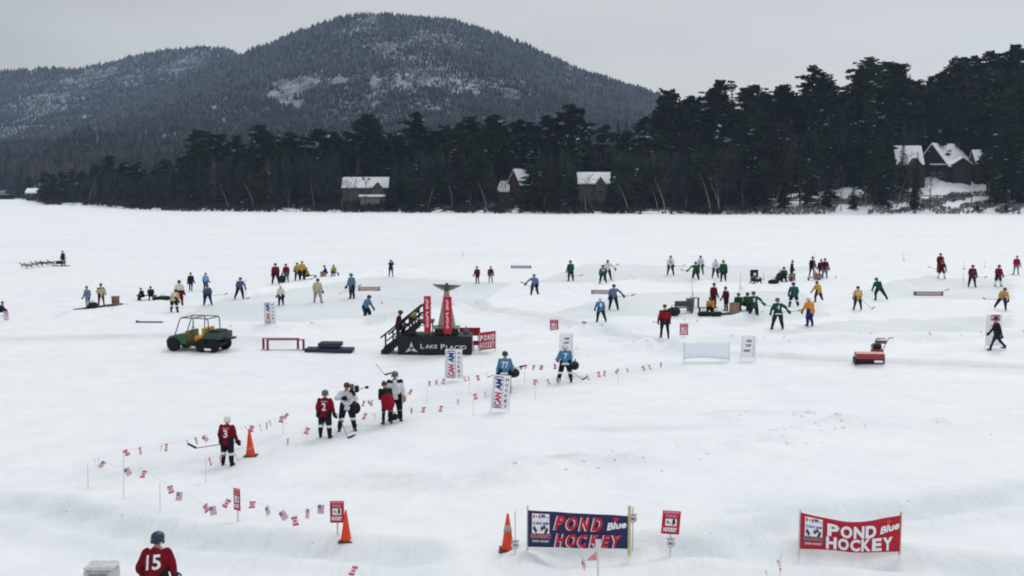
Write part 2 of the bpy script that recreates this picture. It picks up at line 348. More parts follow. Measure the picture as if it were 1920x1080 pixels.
def slope_material():
    m = bpy.data.materials.new('snowy_slope'); m.use_nodes = True; t = m.node_tree; b = t.nodes['Principled BSDF']; b.inputs['Roughness'].default_value = .9
    tc = t.nodes.new('ShaderNodeTexCoord'); n = t.nodes.new('ShaderNodeTexNoise'); n.inputs['Scale'].default_value = .03; n.inputs['Detail'].default_value = 8; n.inputs['Roughness'].default_value = .7
    t.links.new(tc.outputs['Object'], n.inputs['Vector']); r = t.nodes.new('ShaderNodeValToRGB')
    r.color_ramp.elements[0].position = .42; r.color_ramp.elements[1].position = .6
    r.color_ramp.elements[0].color = (.03, .03, .035, 1); r.color_ramp.elements[1].color = (.23, .27, .32, 1)
    t.links.new(n.outputs['Fac'], r.inputs[0]); t.links.new(r.outputs[0], b.inputs['Base Color']); return m
SLOPE = slope_material(); MGRID = {}
for nm, prof, Yr, Yf, sd_ in MT:
    X, Y, Z, S = mountain(nm, prof, Yr, Yf, sd_, 10 if nm != 'foothill' else 4); MGRID[nm] = (X, Y, Z, S)
    o = link_mesh(nm, grid_mesh(nm, X, Y, Z, [SLOPE])); tag(o, kind='structure')
# trees of the wooded slopes: one mass per slope, every tree a small tiered crown
def proj(x, y, z):      # where a point falls in the photograph (used to leave the bare ledges open)
    dz = z-CH; f = y*CP-dz*SP; return 960+FPX*x/f, 540-FPX*(y*SP+dz*CP)/f
LEDGES = [(548,158,44,13),(530,176,30,14),(402,198,16,6),(575,146,30,8),(560,190,14,10),(640,145,16,6),(705,152,10,12),(725,78,18,5),(815,202,18,5),(545,187,20,8),(497,176,12,6),(735,85,9,7)]
STREAK = [(800,160,90,20),(600,200,60,14),(880,185,60,18)]
def crowns(P, H, Wd, tiers, sides, kinds, name, mats, seed):
    """P (n,3) feet, H heights, Wd radii -> one mesh of ragged tiered crowns"""
    r = np.random.default_rng(seed); n = len(P); V = []; F = []; MI = []; base = 0
    ang = np.linspace(0, 2*np.pi, sides, endpoint=False)
    for k in range(tiers):
        z0 = .12+.62*k/tiers; z1 = min(1, z0+1.15*(1-.12)/tiers+.18) if k < tiers-1 else 1.0
        rad = (1-.72*k/tiers)
        rr = Wd[:, None]*rad*(.6+.7*r.random((n, sides))); a = ang[None]+r.random((n, 1))*6.28
        ring = np.stack([P[:, 0, None]+rr*np.cos(a), P[:, 1, None]+rr*np.sin(a), P[:, 2, None]+H[:, None]*(z0+(r.random((n, sides))-.5)*.12)], -1)
        top = np.stack([P[:, 0]+(r.random(n)-.5)*Wd*.4, P[:, 1], P[:, 2]+H*z1], -1)[:, None]
        v = np.concatenate([ring, top], 1).reshape(-1, 3); V.append(v)
        idx = base+np.arange(n)[:, None]*(sides+1); i = np.arange(sides)
        f = np.stack([idx+i, idx+(i+1) % sides, np.broadcast_to(idx+sides, (n, sides))], -1).reshape(-1, 3); F.append(f); MI.append(np.repeat(kinds, sides)); base += n*(sides+1)
    V = np.concatenate(V).astype(np.float32); F = np.concatenate(F).astype(np.int32); MI = np.concatenate(MI)
    me = bpy.data.meshes.new(name); me.vertices.add(len(V)); me.vertices.foreach_set('co', V.ravel())
    me.loops.add(len(F)*3); me.loops.foreach_set('vertex_index', F.ravel()); me.polygons.add(len(F)); me.polygons.foreach_set('loop_start', np.arange(0, len(F)*3, 3, dtype=np.int32))
    try: me.polygons.foreach_set('loop_total', np.full(len(F), 3, dtype=np.int32))
    except Exception: pass
    for m in mats: me.materials.append(m)
    me.polygons.foreach_set('material_index', MI.astype(np.int32)); me.update(calc_edges=True); return link_mesh(name, me)
CONI = mat('conifer_needles', (.012, .018, .015), rough=.9, var=.4, scale=.5, spec=.05)
CONI2 = mat('pine_needles', (.017, .022, .014), rough=.9, var=.4, scale=.4, spec=.05)
TWIG = mat('bare_twigs', (.036, .029, .031), rough=.95, var=.4, scale=.3, spec=.05)
FROST = mat('frosted_twigs', (.075, .09, .11), rough=.95, var=.3, scale=.3, spec=.05)
HTWIG = mat('hardwood_slope_twigs', (.038, .034, .043), rough=.95, var=.4, scale=.02, spec=.05)
def forest_on(nm, n, hgt, seed, label, frost):
    X, Y, Z, S = MGRID[nm]; r = np.random.default_rng(seed); ns, nc = X.shape
    fi = r.random(n)**.8*69.*(1 if nm != 'foothill' else 1.0)+.3; fi = np.minimum(fi, 71); fj = r.random(n)*(nc-2); i = fi.astype(int); j = fj.astype(int); a = fi-i; b = fj-j
    def s(A): return (A[i, j]*(1-a)+A[i+1, j]*a)*(1-b)+(A[i, j+1]*(1-a)+A[i+1, j+1]*a)*b
    P = np.stack([s(X), s(Y), s(Z)], -1); px, py = proj(P[:, 0], P[:, 1], P[:, 2]); keep = (px > -260) & (px < 2180)
    clump = 1.1*vnoise(P[:, 0], P[:, 1], 60, seed+9)+1.1*vnoise(P[:, 0], P[:, 1], 230, seed+10); jit = vnoise(P[:, 0], P[:, 1], 14, seed+12)
    if nm == 'mountain':
        for (cx, cy, rx, ry) in LEDGES: keep &= ((px-cx)/rx)**2+((py-6-cy)/ry)**2+jit*2.2 > .9
        for (cx, cy, rx, ry) in STREAK: keep &= ~((((px-cx)/rx)**2+((py-cy)/ry)**2 < 1) & (jit > .10))
    P = P[keep]; px, py, clump, si = px[keep], py[keep], clump[keep], fi[keep]/69; m = len(P)
    kind = np.where(r.random(m)+clump*1.2+.25*(px > 1000)*(nm == 'mountain') < .55, 0, 1)
    kind = np.where((r.random(m) < frost*np.clip((si-.62)/.3+clump, 0, 1)) | ((r.random(m) < (.05+.07*np.clip(si, 0, 1))*(.35 if nm == 'distant_hill' else 1)) & (nm != 'foothill')), 2, kind)
    H = hgt*(.55+.75*r.random(m))*np.clip(1+.9*clump, .55, 1.7); P[:, 2] -= 1
    o = crowns(P, H, H*np.where(kind == 0, .2, .3), 2, 5, kind, nm+'_woodland', [CONI, HTWIG, FROST], seed+1)
    tag(o, label, 'woodland', kind='stuff'); return o
forest_on('mountain', 150000, 9.5, 201, 'wooded mountain slope of mixed bare and evergreen trees with frosted summit', .5)
forest_on('distant_hill', 85000, 10, 202, 'frosted woodland over the lower far hill left of the mountain', .35)
forest_on('foothill', 38000, 11, 203, 'dark wooded foothill between the shore trees and the mountain', .0)
# ================================================================== houses on the shore
LOG = cm('brown_boards', 74, 52, 42, var=.2, scale=3); TAN = cm('weathered_tan_boards', 138, 134, 118, var=.15, scale=2)
GREY = cm('grey_green_shingle', 84, 88, 82, var=.2, scale=4); TRIM = cm('pale_trim', 150, 150, 140); GLASS = cm('dark_window_glass', 26, 30, 34, rough=.15, spec=.5)
RSNOW = mat('roof_snow', (.80, .83, .86), rough=.7, var=.04, scale=1.5, bump=.4); DARKW = cm('dark_timber', 44, 38, 36, var=.25, scale=3)
BRICK = cm('chimney_stone', 92, 86, 82, var=.25, scale=5)
def gable(parent, cx, cy, z0, wd, dp, he, hr, wall, axis='y', over=.5, snow=.35, name='roof', wname='wall', rsnow=True, yaw=0):
    """walls with gables and a snow-laden pitched roof; the ridge runs along the given axis"""
    M = Matrix.Translation((cx, cy, z0)) @ Matrix.Rotation(R(yaw), 4, 'Z') @ (Matrix.Rotation(math.pi/2, 4, 'Z') if axis == 'x' else Matrix.Identity(4))
    if axis == 'x': wd, dp = dp, wd
    b = MB(); h = wd/2; d = dp/2
    b.add([(-h,-d,-2),(h,-d,-2),(h,-d,he),(0,-d,hr),(-h,-d,he),(-h,d,-2),(h,d,-2),(h,d,he),(0,d,hr),(-h,d,he)],
          [(0,1,2,3,4),(9,8,7,6,5),(1,6,7,2),(5,0,4,9)], wall, M); b.build(wname, parent)
    sl = (hr-he)/h; r = MB(); r2 = MB(); 
    for sgn in (-1, 1):
        e = h+over; ze = he-sl*over
        def slab(mb, lo, hi, ee, mt):
            zz = hr-(hr-ze)*(ee/e)
            vs = [(0,-d-over,hr+lo),(sgn*ee,-d-over,zz+lo),(sgn*ee,d+over,zz+lo),(0,d+over,hr+lo),(0,-d-over,hr+hi),(sgn*ee,-d-over,zz+hi),(sgn*ee,d+over,zz+hi),(0,d+over,hr+hi)]
            fs = [(0,3,2,1),(4,5,6,7),(0,1,5,4),(1,2,6,5),(2,3,7,6)]
            mb.add(vs, fs if sgn > 0 else [f[::-1] for f in fs], mt, M)
        slab(r, .02, .18, e, DARKW); slab(r2, .19, .19+snow, e-.05, RSNOW)
    ro = r.build(name, parent)
    if rsnow: r2.build('roof_snow', ro)
    return M
def window(parent, x, y, z, w_, h_):
    f = MB().box(x-w_/2-.12, x+w_/2+.12, y-.06, y, z-.12, z+h_+.12, TRIM).build('window', parent)
    p = MB().box(x-w_/2, x-.04, y-.09, y-.063, z, z+h_, GLASS); p.box(x+.04, x+w_/2, y-.09, y-.063, z, z+h_, GLASS); p.build('pane', f)
# grey cottage with its boathouse
Y1 = 400; p = onY(700, 385, Y1); k1 = FPX/Y1; zt = lambda py, Y: onY(960, py, Y).z
h = empty('shore_cottage', (p.x, Y1, p.z-1.0), label='low grey cottage with a long snowy roof above the tan boathouse', cat='house')
def local(px, py, Y, o): q = onY(px, py, Y); return q.x-o.location.x, Y-o.location.y, q.z-o.location.z
x0, _, zr = local(645, 333, Y1+3, h); x1, _, ze = local(728, 351, Y1+3, h)
gable(h, (x0+x1)/2, 3, 0, x1-x0, 6, ze, zr-.3, GREY, 'x')
xa, _, _ = local(692, 350, Y1-2, h); xb, _, zg = local(724, 343, Y1-2, h); _, _, zge = local(700, 362, Y1-2, h)
gable(h, (xa+xb)/2, -1.5, 0, xb-xa, 5, zge, zg, GREY, 'y', name='gable_roof', wname='gable_wall', rsnow=False); window(h, (xa+xb)/2, -4.0, zge-1.5, 1.2, 1.1)
Y1b = 384; p = onY(694, 394, Y1b); q0 = onY(676, 371, Y1b); q1 = onY(712, 371, Y1b)
bh = empty('boathouse', (p.x, Y1b, 0.2), label='small tan boathouse with flat snow-covered roof at the ice edge', cat='boathouse')
wd = (q1.x-q0.x); hh = q0.z-.2
MB().box(-wd/2, wd/2, 0, 5, -1, hh, TAN).build('wall', bh); r_ = MB().box(-wd/2-.6, wd/2+1.6, -.7, 5.7, hh+.005, hh+.2, DARKW).build('roof', bh)
MB().bevbox(-wd/2-.6, wd/2+1.6, -.7, 5.7, hh+.204, hh+1.1, .25, RSNOW).build('roof_snow', r_); MB().box(-1.4, 1.4, -.05, -.003, -.1, 2.6, cm('boathouse_door', 112, 112, 100)).build('door', bh)
MB().box(-wd/2-.7, wd/2+.6, -.1, -.004, hh-.25, hh-.02, TRIM).build('fascia', bh)
# brown house
Y2 = 392; p = onY(966, 390, Y2); h = empty('brown_house', (p.x, Y2, p.z-1), rz=0, label='tall reddish brown house with steep snowy roof among the pines', cat='house')
xa, _, zg = local(955, 320, Y2, h); xb, _, ze = local(992, 345, Y2, h)
gable(h, (xa+xb)/2+1.2, 4, 0, 6.4, 8, ze, zg, LOG, 'y', snow=.5, yaw=-48); 
xa, _, zz = local(935, 341, Y2, h); xb, _, z2 = local(956, 360, Y2, h)
b = MB().box(xa, xb-.05, .3, 6, -2, z2, LOG).build('wing_wall', h)
b = MB(); b.add([(xa-.9,-.6,z2),(xb-.1,-.6,z2),(xb-.1,6,zz),(xa+.6,6,zz),(xa-.9,-.6,z2+.5),(xb-.1,-.6,z2+.5),(xb-.1,6,zz+.5),(xa+.6,6,zz+.5)],[(0,3,2,1),(4,5,6,7),(0,1,5,4),(1,2,6,5),(2,3,7,6),(3,0,4,7)], RSNOW).build('wing_roof', h)
MB().box(.6, 1.5, 3, 3.9, ze, zg+.9, BRICK).build('chimney', h); window(h, -1.2, -.003, 3.2, 1.1, 1.3); window(h, 1.4, -.003, 3.2, 1.1, 1.3)
# grey dormered house
Y3 = 386; p = onY(1115, 390, Y3); h = empty('gabled_house', (p.x, Y3, p.z-1), label='grey house with snowy roof, twin small gables and pale window trim', cat='house')
xa, _, zg = local(1082, 325, Y3+3, h); xb, _, ze = local(1145, 344, Y3+3, h); gable(h, (xa+xb)/2, 4, 0, xb-xa-1, 7, ze, zg-.2, GREY, 'x', snow=.5)
xa, _, zg = local(1116, 332, Y3-1, h); xb, _, ze = local(1136, 346, Y3-1, h); gable(h, (xa+xb)/2, 0, 0, xb-xa, 3, ze, zg-.1, GREY, 'y', over=.3, snow=.3, name='gable_roof', wname='gable_wall')
for zz in (ze-.6, ze-3.4): window(h, (xa+xb)/2, -1.503, zz, 1.7, 1.4)
# lodge on the right
Y4 = 398; p = onY(1768, 345, Y4); h = empty('timber_lodge', (p.x, Y4, p.z-1.2), label='large dark timber lodge with broad snowy gable roof among tall pines', cat='lodge')
xa, _, zg = local(1716, 268, Y4, h); xb, _, ze = local(1822, 306, Y4, h); gable(h, (xa+xb)/2+3.6, 8, 0, 12.5, 16, ze-.6, zg-.6, DARKW, 'y', over=.9, snow=.6, yaw=-52)
xa, _, zg = local(1785, 294, Y4-2, h); xb, _, ze = local(1822, 310, Y4-2, h); gable(h, (xa+xb)/2, -1.2, 0, xb-xa-.6, 3, ze+.4, zg-.5, DARKW, 'y', over=.4, snow=.3, name='porch_roof', wname='porch_wall')
xa, _, zg = local(1824, 284, Y4+4, h); xb, _, ze = local(1857, 306, Y4+4, h); gable(h, (xa+xb)/2+.5, 5, 0, xb-xa, 7, ze, zg, DARKW, 'x', over=.4, snow=.5, name='wing_roof', wname='wing_wall')
xa, _, _ = local(1742, 300, Y4, h); xb, _, z_ = local(1772, 309, Y4, h); MB().box(xa, xb, -1.6, -.42, z_, z_+.35, RSNOW).build('balcony_snow', h); MB().box(xa-.2, xb+.2, -1.6, -.42, z_-.5, z_-.004, DARKW).build('balcony', h)
for a in (1748, 1762, 1776): x_, _, z_ = local(a, 332, Y4, h); window(h, x_, -.503, z_, 1.3, 1.6)
xa, _, z1 = local(1773, 226, Y4+8, h); MB().box(xa-.9, xa+.9, 8, 9.6, 6, min(z1, 17.2), BRICK).build('chimney', h); 
Y5 = 392; p = onY(1705, 345, Y5); h = empty('lodge_annex', (p.x, Y5, p.z-1.2), label='low annex with patchy snow on its roof left of the big lodge', cat='house')
xa, _, zg = local(1684, 275, Y5, h); xb, _, ze = local(1736, 306, Y5, h); gable(h, (xa+xb)/2, 5, 0, xb-xa-1, 7, ze, zg, DARKW, 'x', over=.5, snow=.4)
xa, _, zg = local(1698, 297, Y5-2, h); xb, _, ze = local(1738, 318, Y5-2, h); gable(h, (xa+xb)/2, 0, 0, xb-xa-1, 4, ze, zg, DARKW, 'y', over=.4, snow=.05, name='gable_roof', wname='gable_wall', rsnow=False)
Y6 = 640; p = onY(58, 367, Y6); h = empty('far_cabin', (p.x, Y6, p.z-1), label='tiny dark cabin with a flat snowy roof at the far left shore', cat='cabin')
gable(h, 0, 3, 0, 6, 5, 2.6, 4.4, DARKW, 'x', snow=.9); window(h, 0, .497, .9, 1, 1)
# blue tarpaulin over a boat on the shore by the brown house
q = onY(925, 396, 368); t = empty('covered_boat', (q.x, 368, .25), rz=8, label='boat under a blue tarpaulin at the shore below the brown house', cat='boat')
BT = cm('blue_tarpaulin', 66, 88, 118, rough=.5); b = MB(); pr = [(-1.5,.0),(-1.7,.9),(-.9,2.1),(0,3.3),(.9,2.2),(1.7,.9),(1.5,0)]
vs = [(x, y*1.0, z) for y in (0, 4.6) for x, z in pr]; n_ = len(pr); b.add(vs, [tuple(range(n_)), tuple(range(2*n_-1, n_-1, -1))]+[(i+1, i, i+n_, i+1+n_) for i in range(n_-1)], BT); b.build('tarpaulin', t)
MB().tube((1.9,.4,-.2),(1.9,.4,2.2),.06,m=TRIM).tube((1.3,.3,1.9),(2.5,.3,1.9),.05,m=TRIM).build('frame', t)
# ================================================================== fence, brush, snow heaps along the right shore
FW = cm('fence_rail_dark', 58, 54, 52)
def fence(name, cols, rows, Y, label, postgap=6):
    p0, p1 = onY(cols[0], rows[0], Y), onY(cols[1], rows[0], Y); t = empty(name, (p0.x, Y, 0), label=label, cat='fence'); Ln = p1.x-p0.x
    for r_ in rows: z = onY(960, r_, Y).z; MB().box(0, Ln, -.05, .05, z-.16, z+.16, FW).build('rail', t)
    zt_ = onY(960, rows[0], Y).z+.3; x = 0
    while x <= Ln: MB().box(x-.12, x+.12, .055, .25, land1(p0.x+x, Y)-.5, zt_, FW).build('post', t); x += postgap
fence('rail_fence', (1592, 1925), (367, 381), 366, 'long dark two-rail fence on the snowy bank below the lodge')
fence('rail_fence', (1480, 1592), (376, 383), 363, 'shorter low rail fence left of the long fence on the snowy bank')
def brush(name, n, ufn, hmin, hmax, m, label, seed, kind='stuff'):
    r = random.Random(seed); vs = []; fs = []
    for i in range(n):
        u, t = ufn(r)
        if noise.noise(Vector((u*40+seed, t*.09, 0))) < -.12: continue
        D = float(shoreD(u)); y = D+t; x = u*y; z = land1(x, y); h_ = r.uniform(hmin, hmax)
        for k in range(r.randint(5, 8)):
            a = r.uniform(0, 6.28); l = h_*r.uniform(.5, 1); dx, dy = math.cos(a)*l*.45, math.sin(a)*l*.45; w_ = .014+.02*r.random(); o = len(vs)
            vs += [(x-w_, y, z-.1), (x+w_, y, z-.1), (x+dx, y+dy, z+l), (x+dx*.55+.3*r.uniform(-1, 1), y+dy*.5, z+l*.55), (x+dx*.9+r.uniform(-.5, .5), y+dy, z+l*.8)]
            fs += [(o, o+1, o+2), (o+3, o, o+4)]
    me = bpy.data.meshes.new(name); me.from_pydata(vs, [], fs); me.materials.append(m); return tag(link_mesh(name, me), label, 'brush', kind=kind)
brush('shoreline_brush', 4200, lambda r: (r.uniform(.2, .5), r.uniform(1, 30)), .6, 1.9, mat('pale_brush', (.15, .14, .14), rough=.95, var=.5, scale=.15, spec=.05), 'tangled bare brush on the snowy bank at the right shore', 3)
brush('woodland_brush', 5200, lambda r: (r.uniform(-.47, .24), abs(r.gauss(0, 1))*18+1.5) if r.random() < .8 else (r.uniform(-.47, .2), r.uniform(1, 8)), 1.0, 3.6, TWIG, 'dark bare undergrowth between the shore trees', 4)
# ================================================================== shore trees: one mesh of each kind, copied
NEEDLE = mat('shore_pine_needles', (.0175, .023, .014), rough=.9, var=.5, scale=.35, spec=.05, rnd=.45); NEEDLES = mat('shore_spruce_needles', (.013, .020, .015), rough=.9, var=.5, scale=.4, spec=.05, rnd=.4)
SNOWT = mat('branch_snow', (.36, .40, .44), rough=.8, var=.15, scale=2); BARK = cm('dark_bark', 46, 40, 37, var=.3, scale=4); BIRCH = cm('pale_birch_bark', 112, 107, 101, var=.25, scale=2)
def spruce_mesh(seed, H=20., W=3.4, ragged=.5, snow=.04):
    r = random.Random(seed); b = MB(); nw = 30
    for k in range(nw):
        f = k/(nw-1); z = H*(.06+.92*f); Rr = W*(1-f)**.85*r.uniform(.75, 1.15)+.18
        for i in range(r.randint(7, 9)):
            a = r.uniform(0, 6.28); L_ = Rr*r.uniform(1-ragged, 1.1); ca, sa = math.cos(a), math.sin(a); w_ = L_*.34+.16; dr = L_*r.uniform(.18, .45)
            m = SNOWT if r.random() < snow else NEEDLES
            P = lambda l, s, dz: (ca*l-sa*s, sa*l+ca*s, z+dz)
            b.add([P(0,0,.25), P(L_*.45,-w_,-dr*.3), P(L_*.95,-w_*.3,-dr), P(L_*1.05,w_*.25,-dr*.9), P(L_*.5,w_,-dr*.35), P(L_*.5,0,.18-dr*.2)], [(0,1,5),(1,2,5),(2,3,5),(3,4,5),(4,0,5)], m)
    b.tube((0,0,H*.05),(0,0,H*.99),.32*W*.3,.02,5,CONI); return b.mesh('spruce_crown')
def pine_mesh(seed, H=26., snow=.05, bare=.3, wid=4.4):
    """white pine: separate tufted plates on rising limbs, uneven and one-sided"""
    r = random.Random(seed); b = MB(); side = r.uniform(0, 6.28); nl = 44
    for k in range(nl):
        f = (k+r.random()*.6)/nl; z = H*(bare+(.97-bare)*f); env = wid*(.45+.75*math.sin(math.pi*min(1, .25+f*.78)))*(.42 if f > .93 else 1)
        L_ = env*r.uniform(.45, 1.1); a = r.uniform(0, 6.28); L_ *= 1+.25*math.cos(a-side); ca, sa = math.cos(a), math.sin(a); up = L_*r.uniform(.02, .35)
        b.tube((0,0,z), (ca*L_*.8, sa*L_*.8, z+up*.8), .09, .04, 3, BARK, cap=False)
        for j in range(int(6+L_*4.0)):
            g_ = r.uniform(.3, 1.05); cx, cy, cz = ca*L_*g_+r.gauss(0,.7), sa*L_*g_+r.gauss(0,.7), z+up*g_+r.gauss(.1,.3); sz = r.uniform(.38, .85)
            m = SNOWT if r.random() < snow else NEEDLE
            for q in range(6):
                aa = r.uniform(0, 6.28); s1 = sz*r.uniform(.7, 1.3); x_, y_ = math.cos(aa)*s1, math.sin(aa)*s1
                b.add([(cx,cy,cz-.15), (cx+x_*1.25-y_*.24, cy+y_*1.25+x_*.24, cz+r.uniform(-.35,.4)), (cx+x_*1.2+y_*.24, cy+y_*1.2-x_*.24, cz+r.uniform(-.2,.55)), (cx+x_*.3, cy+y_*.3, cz+.35)], [(0,1,2),(0,2,3),(0,3,1)], m)
    return b.mesh('pine_crown')
def bare_mesh(seed, H=17., m=TWIG, lean=0.):
    r = random.Random(seed); b = MB()
    def grow_(p, d, l, rad, lev):
        q = p+d*l; b.tube(p, q, rad, rad*.62, 3 if lev else 4, m, cap=False)
        if lev >= 4: return
        for i in range(r.randint(3, 4) if lev < 3 else 3):
            nd = (d+Vector((r.uniform(-1,1), r.uniform(-1,1), r.uniform(-.25,.75)))*(.62 if lev else .5)).normalized()
            grow_(p+d*l*r.uniform(.55, 1.0), nd, l*r.uniform(.55, .8), rad*.52, lev+1)
    for i in range(7):
        z = H*(.32+.09*i); grow_(Vector((0,0,z)), Vector((r.uniform(-1,1), r.uniform(-1,1), 1.2)).normalized(), H*.15*(1.15-.08*i), .09, 1)
    return b.mesh('bare_crown')
def trunk_mesh(H, r0, m, bend=0, seed=0, top=.97):
    r = random.Random(seed); b = MB(); pts = [Vector((0, 0, -1.5))]
    for i in range(1, 7): f = i/6; pts.append(Vector((bend*(f*.8+f*f*.2)+r.uniform(-.15,.15)*bool(bend or 1), r.uniform(-.15,.15), H*f*top)))
    for i in range(6): b.tube(pts[i], pts[i+1], r0*(1-i/6.6), r0*(1-(i+1)/6.6), 6, m, cap=False)
    return b.mesh('trunk')
KINDS = {}
for i in range(4): KINDS['spruce%d' % i] = (20., spruce_mesh(40+i, 20, 2.7+.5*i, .4+.08*i, (.012,.03,.015,.025)[i]), trunk_mesh(20, .28, BARK, 0, i), 'spruce')
for i in range(6): KINDS['pine%d' % i] = (26., pine_mesh(60+i, 26, (.012,.03,.008,.02,.015,.035)[i], (.08,.14,.2,.1,.28,.16)[i], 4.0+.35*i), trunk_mesh(26, .42, BARK, .5*(i-2), i, .93), 'pine')
for i in range(4): KINDS['bare%d' % i] = (17., bare_mesh(80+i, 17), trunk_mesh(17, .16, BARK, .8*(i-1), i, .85), 'bare')
for i in range(4): KINDS['birch%d' % i] = (17., bare_mesh(90+i, 17, TWIG), trunk_mesh(17, (.2,.2,.15,.14)[i], BIRCH, (3.2,-3.2,.9,-1.2)[i], i, .8), 'birch')
TOPS = [(0,335),(60,330),(100,318),(150,315),(205,288),(250,300),(300,292),(340,282),(372,240),(405,246),(430,262),(470,246),(492,234),(520,248),(560,246),(600,238),(640,244),(690,214),(715,226),(740,250),(780,210),(820,236),(860,224),(900,216),(930,214),(965,222),(1000,218),(1070,194),(1110,226),(1160,222),(1200,214),(1228,196),(1250,162),(1280,178),(1310,182),(1345,150),(1390,160),(1412,156),(1432,166),(1465,158),(1500,168),(1520,122),(1545,148),(1590,166),(1620,106),(1645,124),(1662,114),(1690,122),(1720,150),(1745,140),(1785,104),(1815,108),(1845,96),(1862,104),(1890,82),(1925,90),(2000,90),(2200,110)]
SEC = [(-200,95,'at the far left end'),(95,235,'near the far cabin'),(235,345,'on the low left shore'),(345,455,'in the snow-flecked cluster at left'),(455,560,'below the bare ledges of the mountain'),(560,645,'left of the grey cottage'),(645,735,'behind the tan boathouse'),(735,830,'right of the tan boathouse'),(830,915,'left of the brown house'),(915,1005,'around the brown house'),(1005,1080,'between brown house and gabled house'),(1080,1150,'around the gabled house'),(1150,1225,'just right of the gabled house'),(1225,1300,'under the first tall skyline pine'),(1300,1370,'behind the leaning birches'),(1370,1450,'right of the leaning birches'),(1450,1560,'under the tall jagged pine'),(1560,1680,'left of the timber lodge'),(1680,1770,'behind the lodge annex'),(1770,1860,'behind the timber lodge'),(1860,2300,'at the right end of the shore')]
CLEAR = [(640,734,396,405),(672,716,380,390),(930,1000,388,400),(1080,1148,383,395),(1738,1862,388,420),(1682,1740,388,402),(914,936,364,372),(48,70,630,650)]
def blocked(px, Y, rad=9, allow=.0):
    return any(a-rad < px < b and Y < y1 for a, b, y0, y1 in CLEAR)
def sector(px): return next((s for a, b, s in SEC if a <= px < b), 'at the right end of the shore')
USEDT = {}
def tree(kind, px, Y, top_row=None, H=None, seed=0):
    base_h, crown, trunk, fam = KINDS[kind]; p = onY(px, 380, Y); z = land1(p.x, Y)
    if H is None: H = onY(px, top_row, Y).z-z
    H = max(H, 3.0); s = H/base_h; r = random.Random(seed)
    size = 'tall' if H > 22 else ('small' if H < 11 else 'middling')
    where = sector(px); depth = 'at the ice edge' if Y-float(shoreD(p.x/Y)) < 16 else ('in the back row' if Y-float(shoreD(p.x/Y)) > 55 else 'in the middle rows')
    desc = {'spruce': 'dense dark spruce', 'pine': 'dark ragged pine', 'bare': 'leafless brown tree', 'birch': 'pale-trunked birch'}[fam]
    nm = {'spruce': 'spruce_tree', 'pine': 'pine_tree', 'bare': 'bare_tree', 'birch': 'birch_tree'}[fam]
    t = empty(nm, (p.x, Y, z), label=' '.join((size, desc, depth, where)), cat='tree', group='trees along the far shore')
    fat = r.uniform(1.0, 1.35)*min(1.6, (26/H)**.35)
    t.rotation_euler.z = r.uniform(0, 6.28) if fam != 'birch' else r.uniform(-.5, .5); t.scale = (s*fat, s*fat, s)
    link_mesh('crown', crown, t); link_mesh('trunk', trunk, t); return t
rt = random.Random(5); cnt = 0
ROWS = [(97, 21, 0, (.8, .2, .0)), (72, 29, 20, (.6, .3, .1)), (46, 36, 52, (.45, .4, .15)), (25, 40, 84, (.35, .4, .25)), (10, 48, 110, (.25, .4, .35))]
for t_, step, low, mixw in ROWS:
    px = -40+rt.uniform(0, step)
    while px < 1990:
        q = px+rt.uniform(-.3, .3)*step; px += step*rt.uniform(.8, 1.2)*(1.25 if t_ > 80 and q < 1200 else 1)
        u = (q-960)/FPX; tt = t_ if q > 1150 else t_*.62; D = float(shoreD(u)); Y = D+tt+rt.uniform(-6, 6)*(t_ > 12)
        if blocked(q, Y): continue
        if q > 1430 and t_ < 30 and rt.random() < .55: continue
        fam = rt.choices(('pine', 'spruce', 'bare'), mixw)[0]
        if 560 < q < 660 and fam == 'pine' and rt.random() < .5: fam = 'bare'
        ki = fam+str(rt.randrange({'pine': 6, 'spruce': 4, 'bare': 4}[fam])); top = interp(TOPS, q)+low+rt.uniform(-3, 10 if low == 0 else 26)
        if low and fam == 'bare': top += 14
        if low > 70: top = max(top, 300+rt.uniform(0, 40)) if low > 100 else top
        tree(ki, q, Y, top, seed=cnt); cnt += 1
for k_, (q, top, tt) in enumerate([(372,239,30),(492,233,34),(692,213,36),(782,209,40),(930,213,42),(1070,193,48),(1250,161,60),(1345,149,70),(1465,157,72),(1520,121,74),(1622,105,80),(1662,113,84),(1786,103,90),(1848,95,92),(1892,82,92)]):
    tree('pine%d' % (k_ % 6), q, float(shoreD((q-960)/FPX))+tt, top, seed=300+k_); cnt += 1
for k_, (q, top, tt, ki) in enumerate([(1335,300,3,'birch1'),(1352,318,4,'birch1'),(1250,308,4,'birch1'),(1236,330,5,'birch1'),(1576,306,5,'birch0'),(1540,316,6,'birch0'),(915,318,4,'birch1'),(1100,330,3,'birch1'),(640,330,5,'birch0'),(478,322,6,'birch1'),(880,340,4,'birch0'),(1395,330,5,'birch0'),(165,322,5,'birch0'),(1505,318,8,'birch1'),(1285,330,4,'birch0'),(1180,326,4,'birch1'),(1020,330,5,'birch0'),(850,322,4,'birch1'),(800,334,4,'birch0'),(590,326,5,'birch1'),(540,336,4,'birch0'),(430,330,4,'birch1'),(1455,326,5,'birch0'),(1625,322,8,'birch1'),(1680,318,8,'birch0'),(1350,300,6,'birch0')]):
    if k_ > 3 and k_ % 3: ki = 'birch%d' % (2+k_ % 2)
    tree(ki, q, float(shoreD((q-960)/FPX))+tt, top, seed=400+k_); cnt += 1
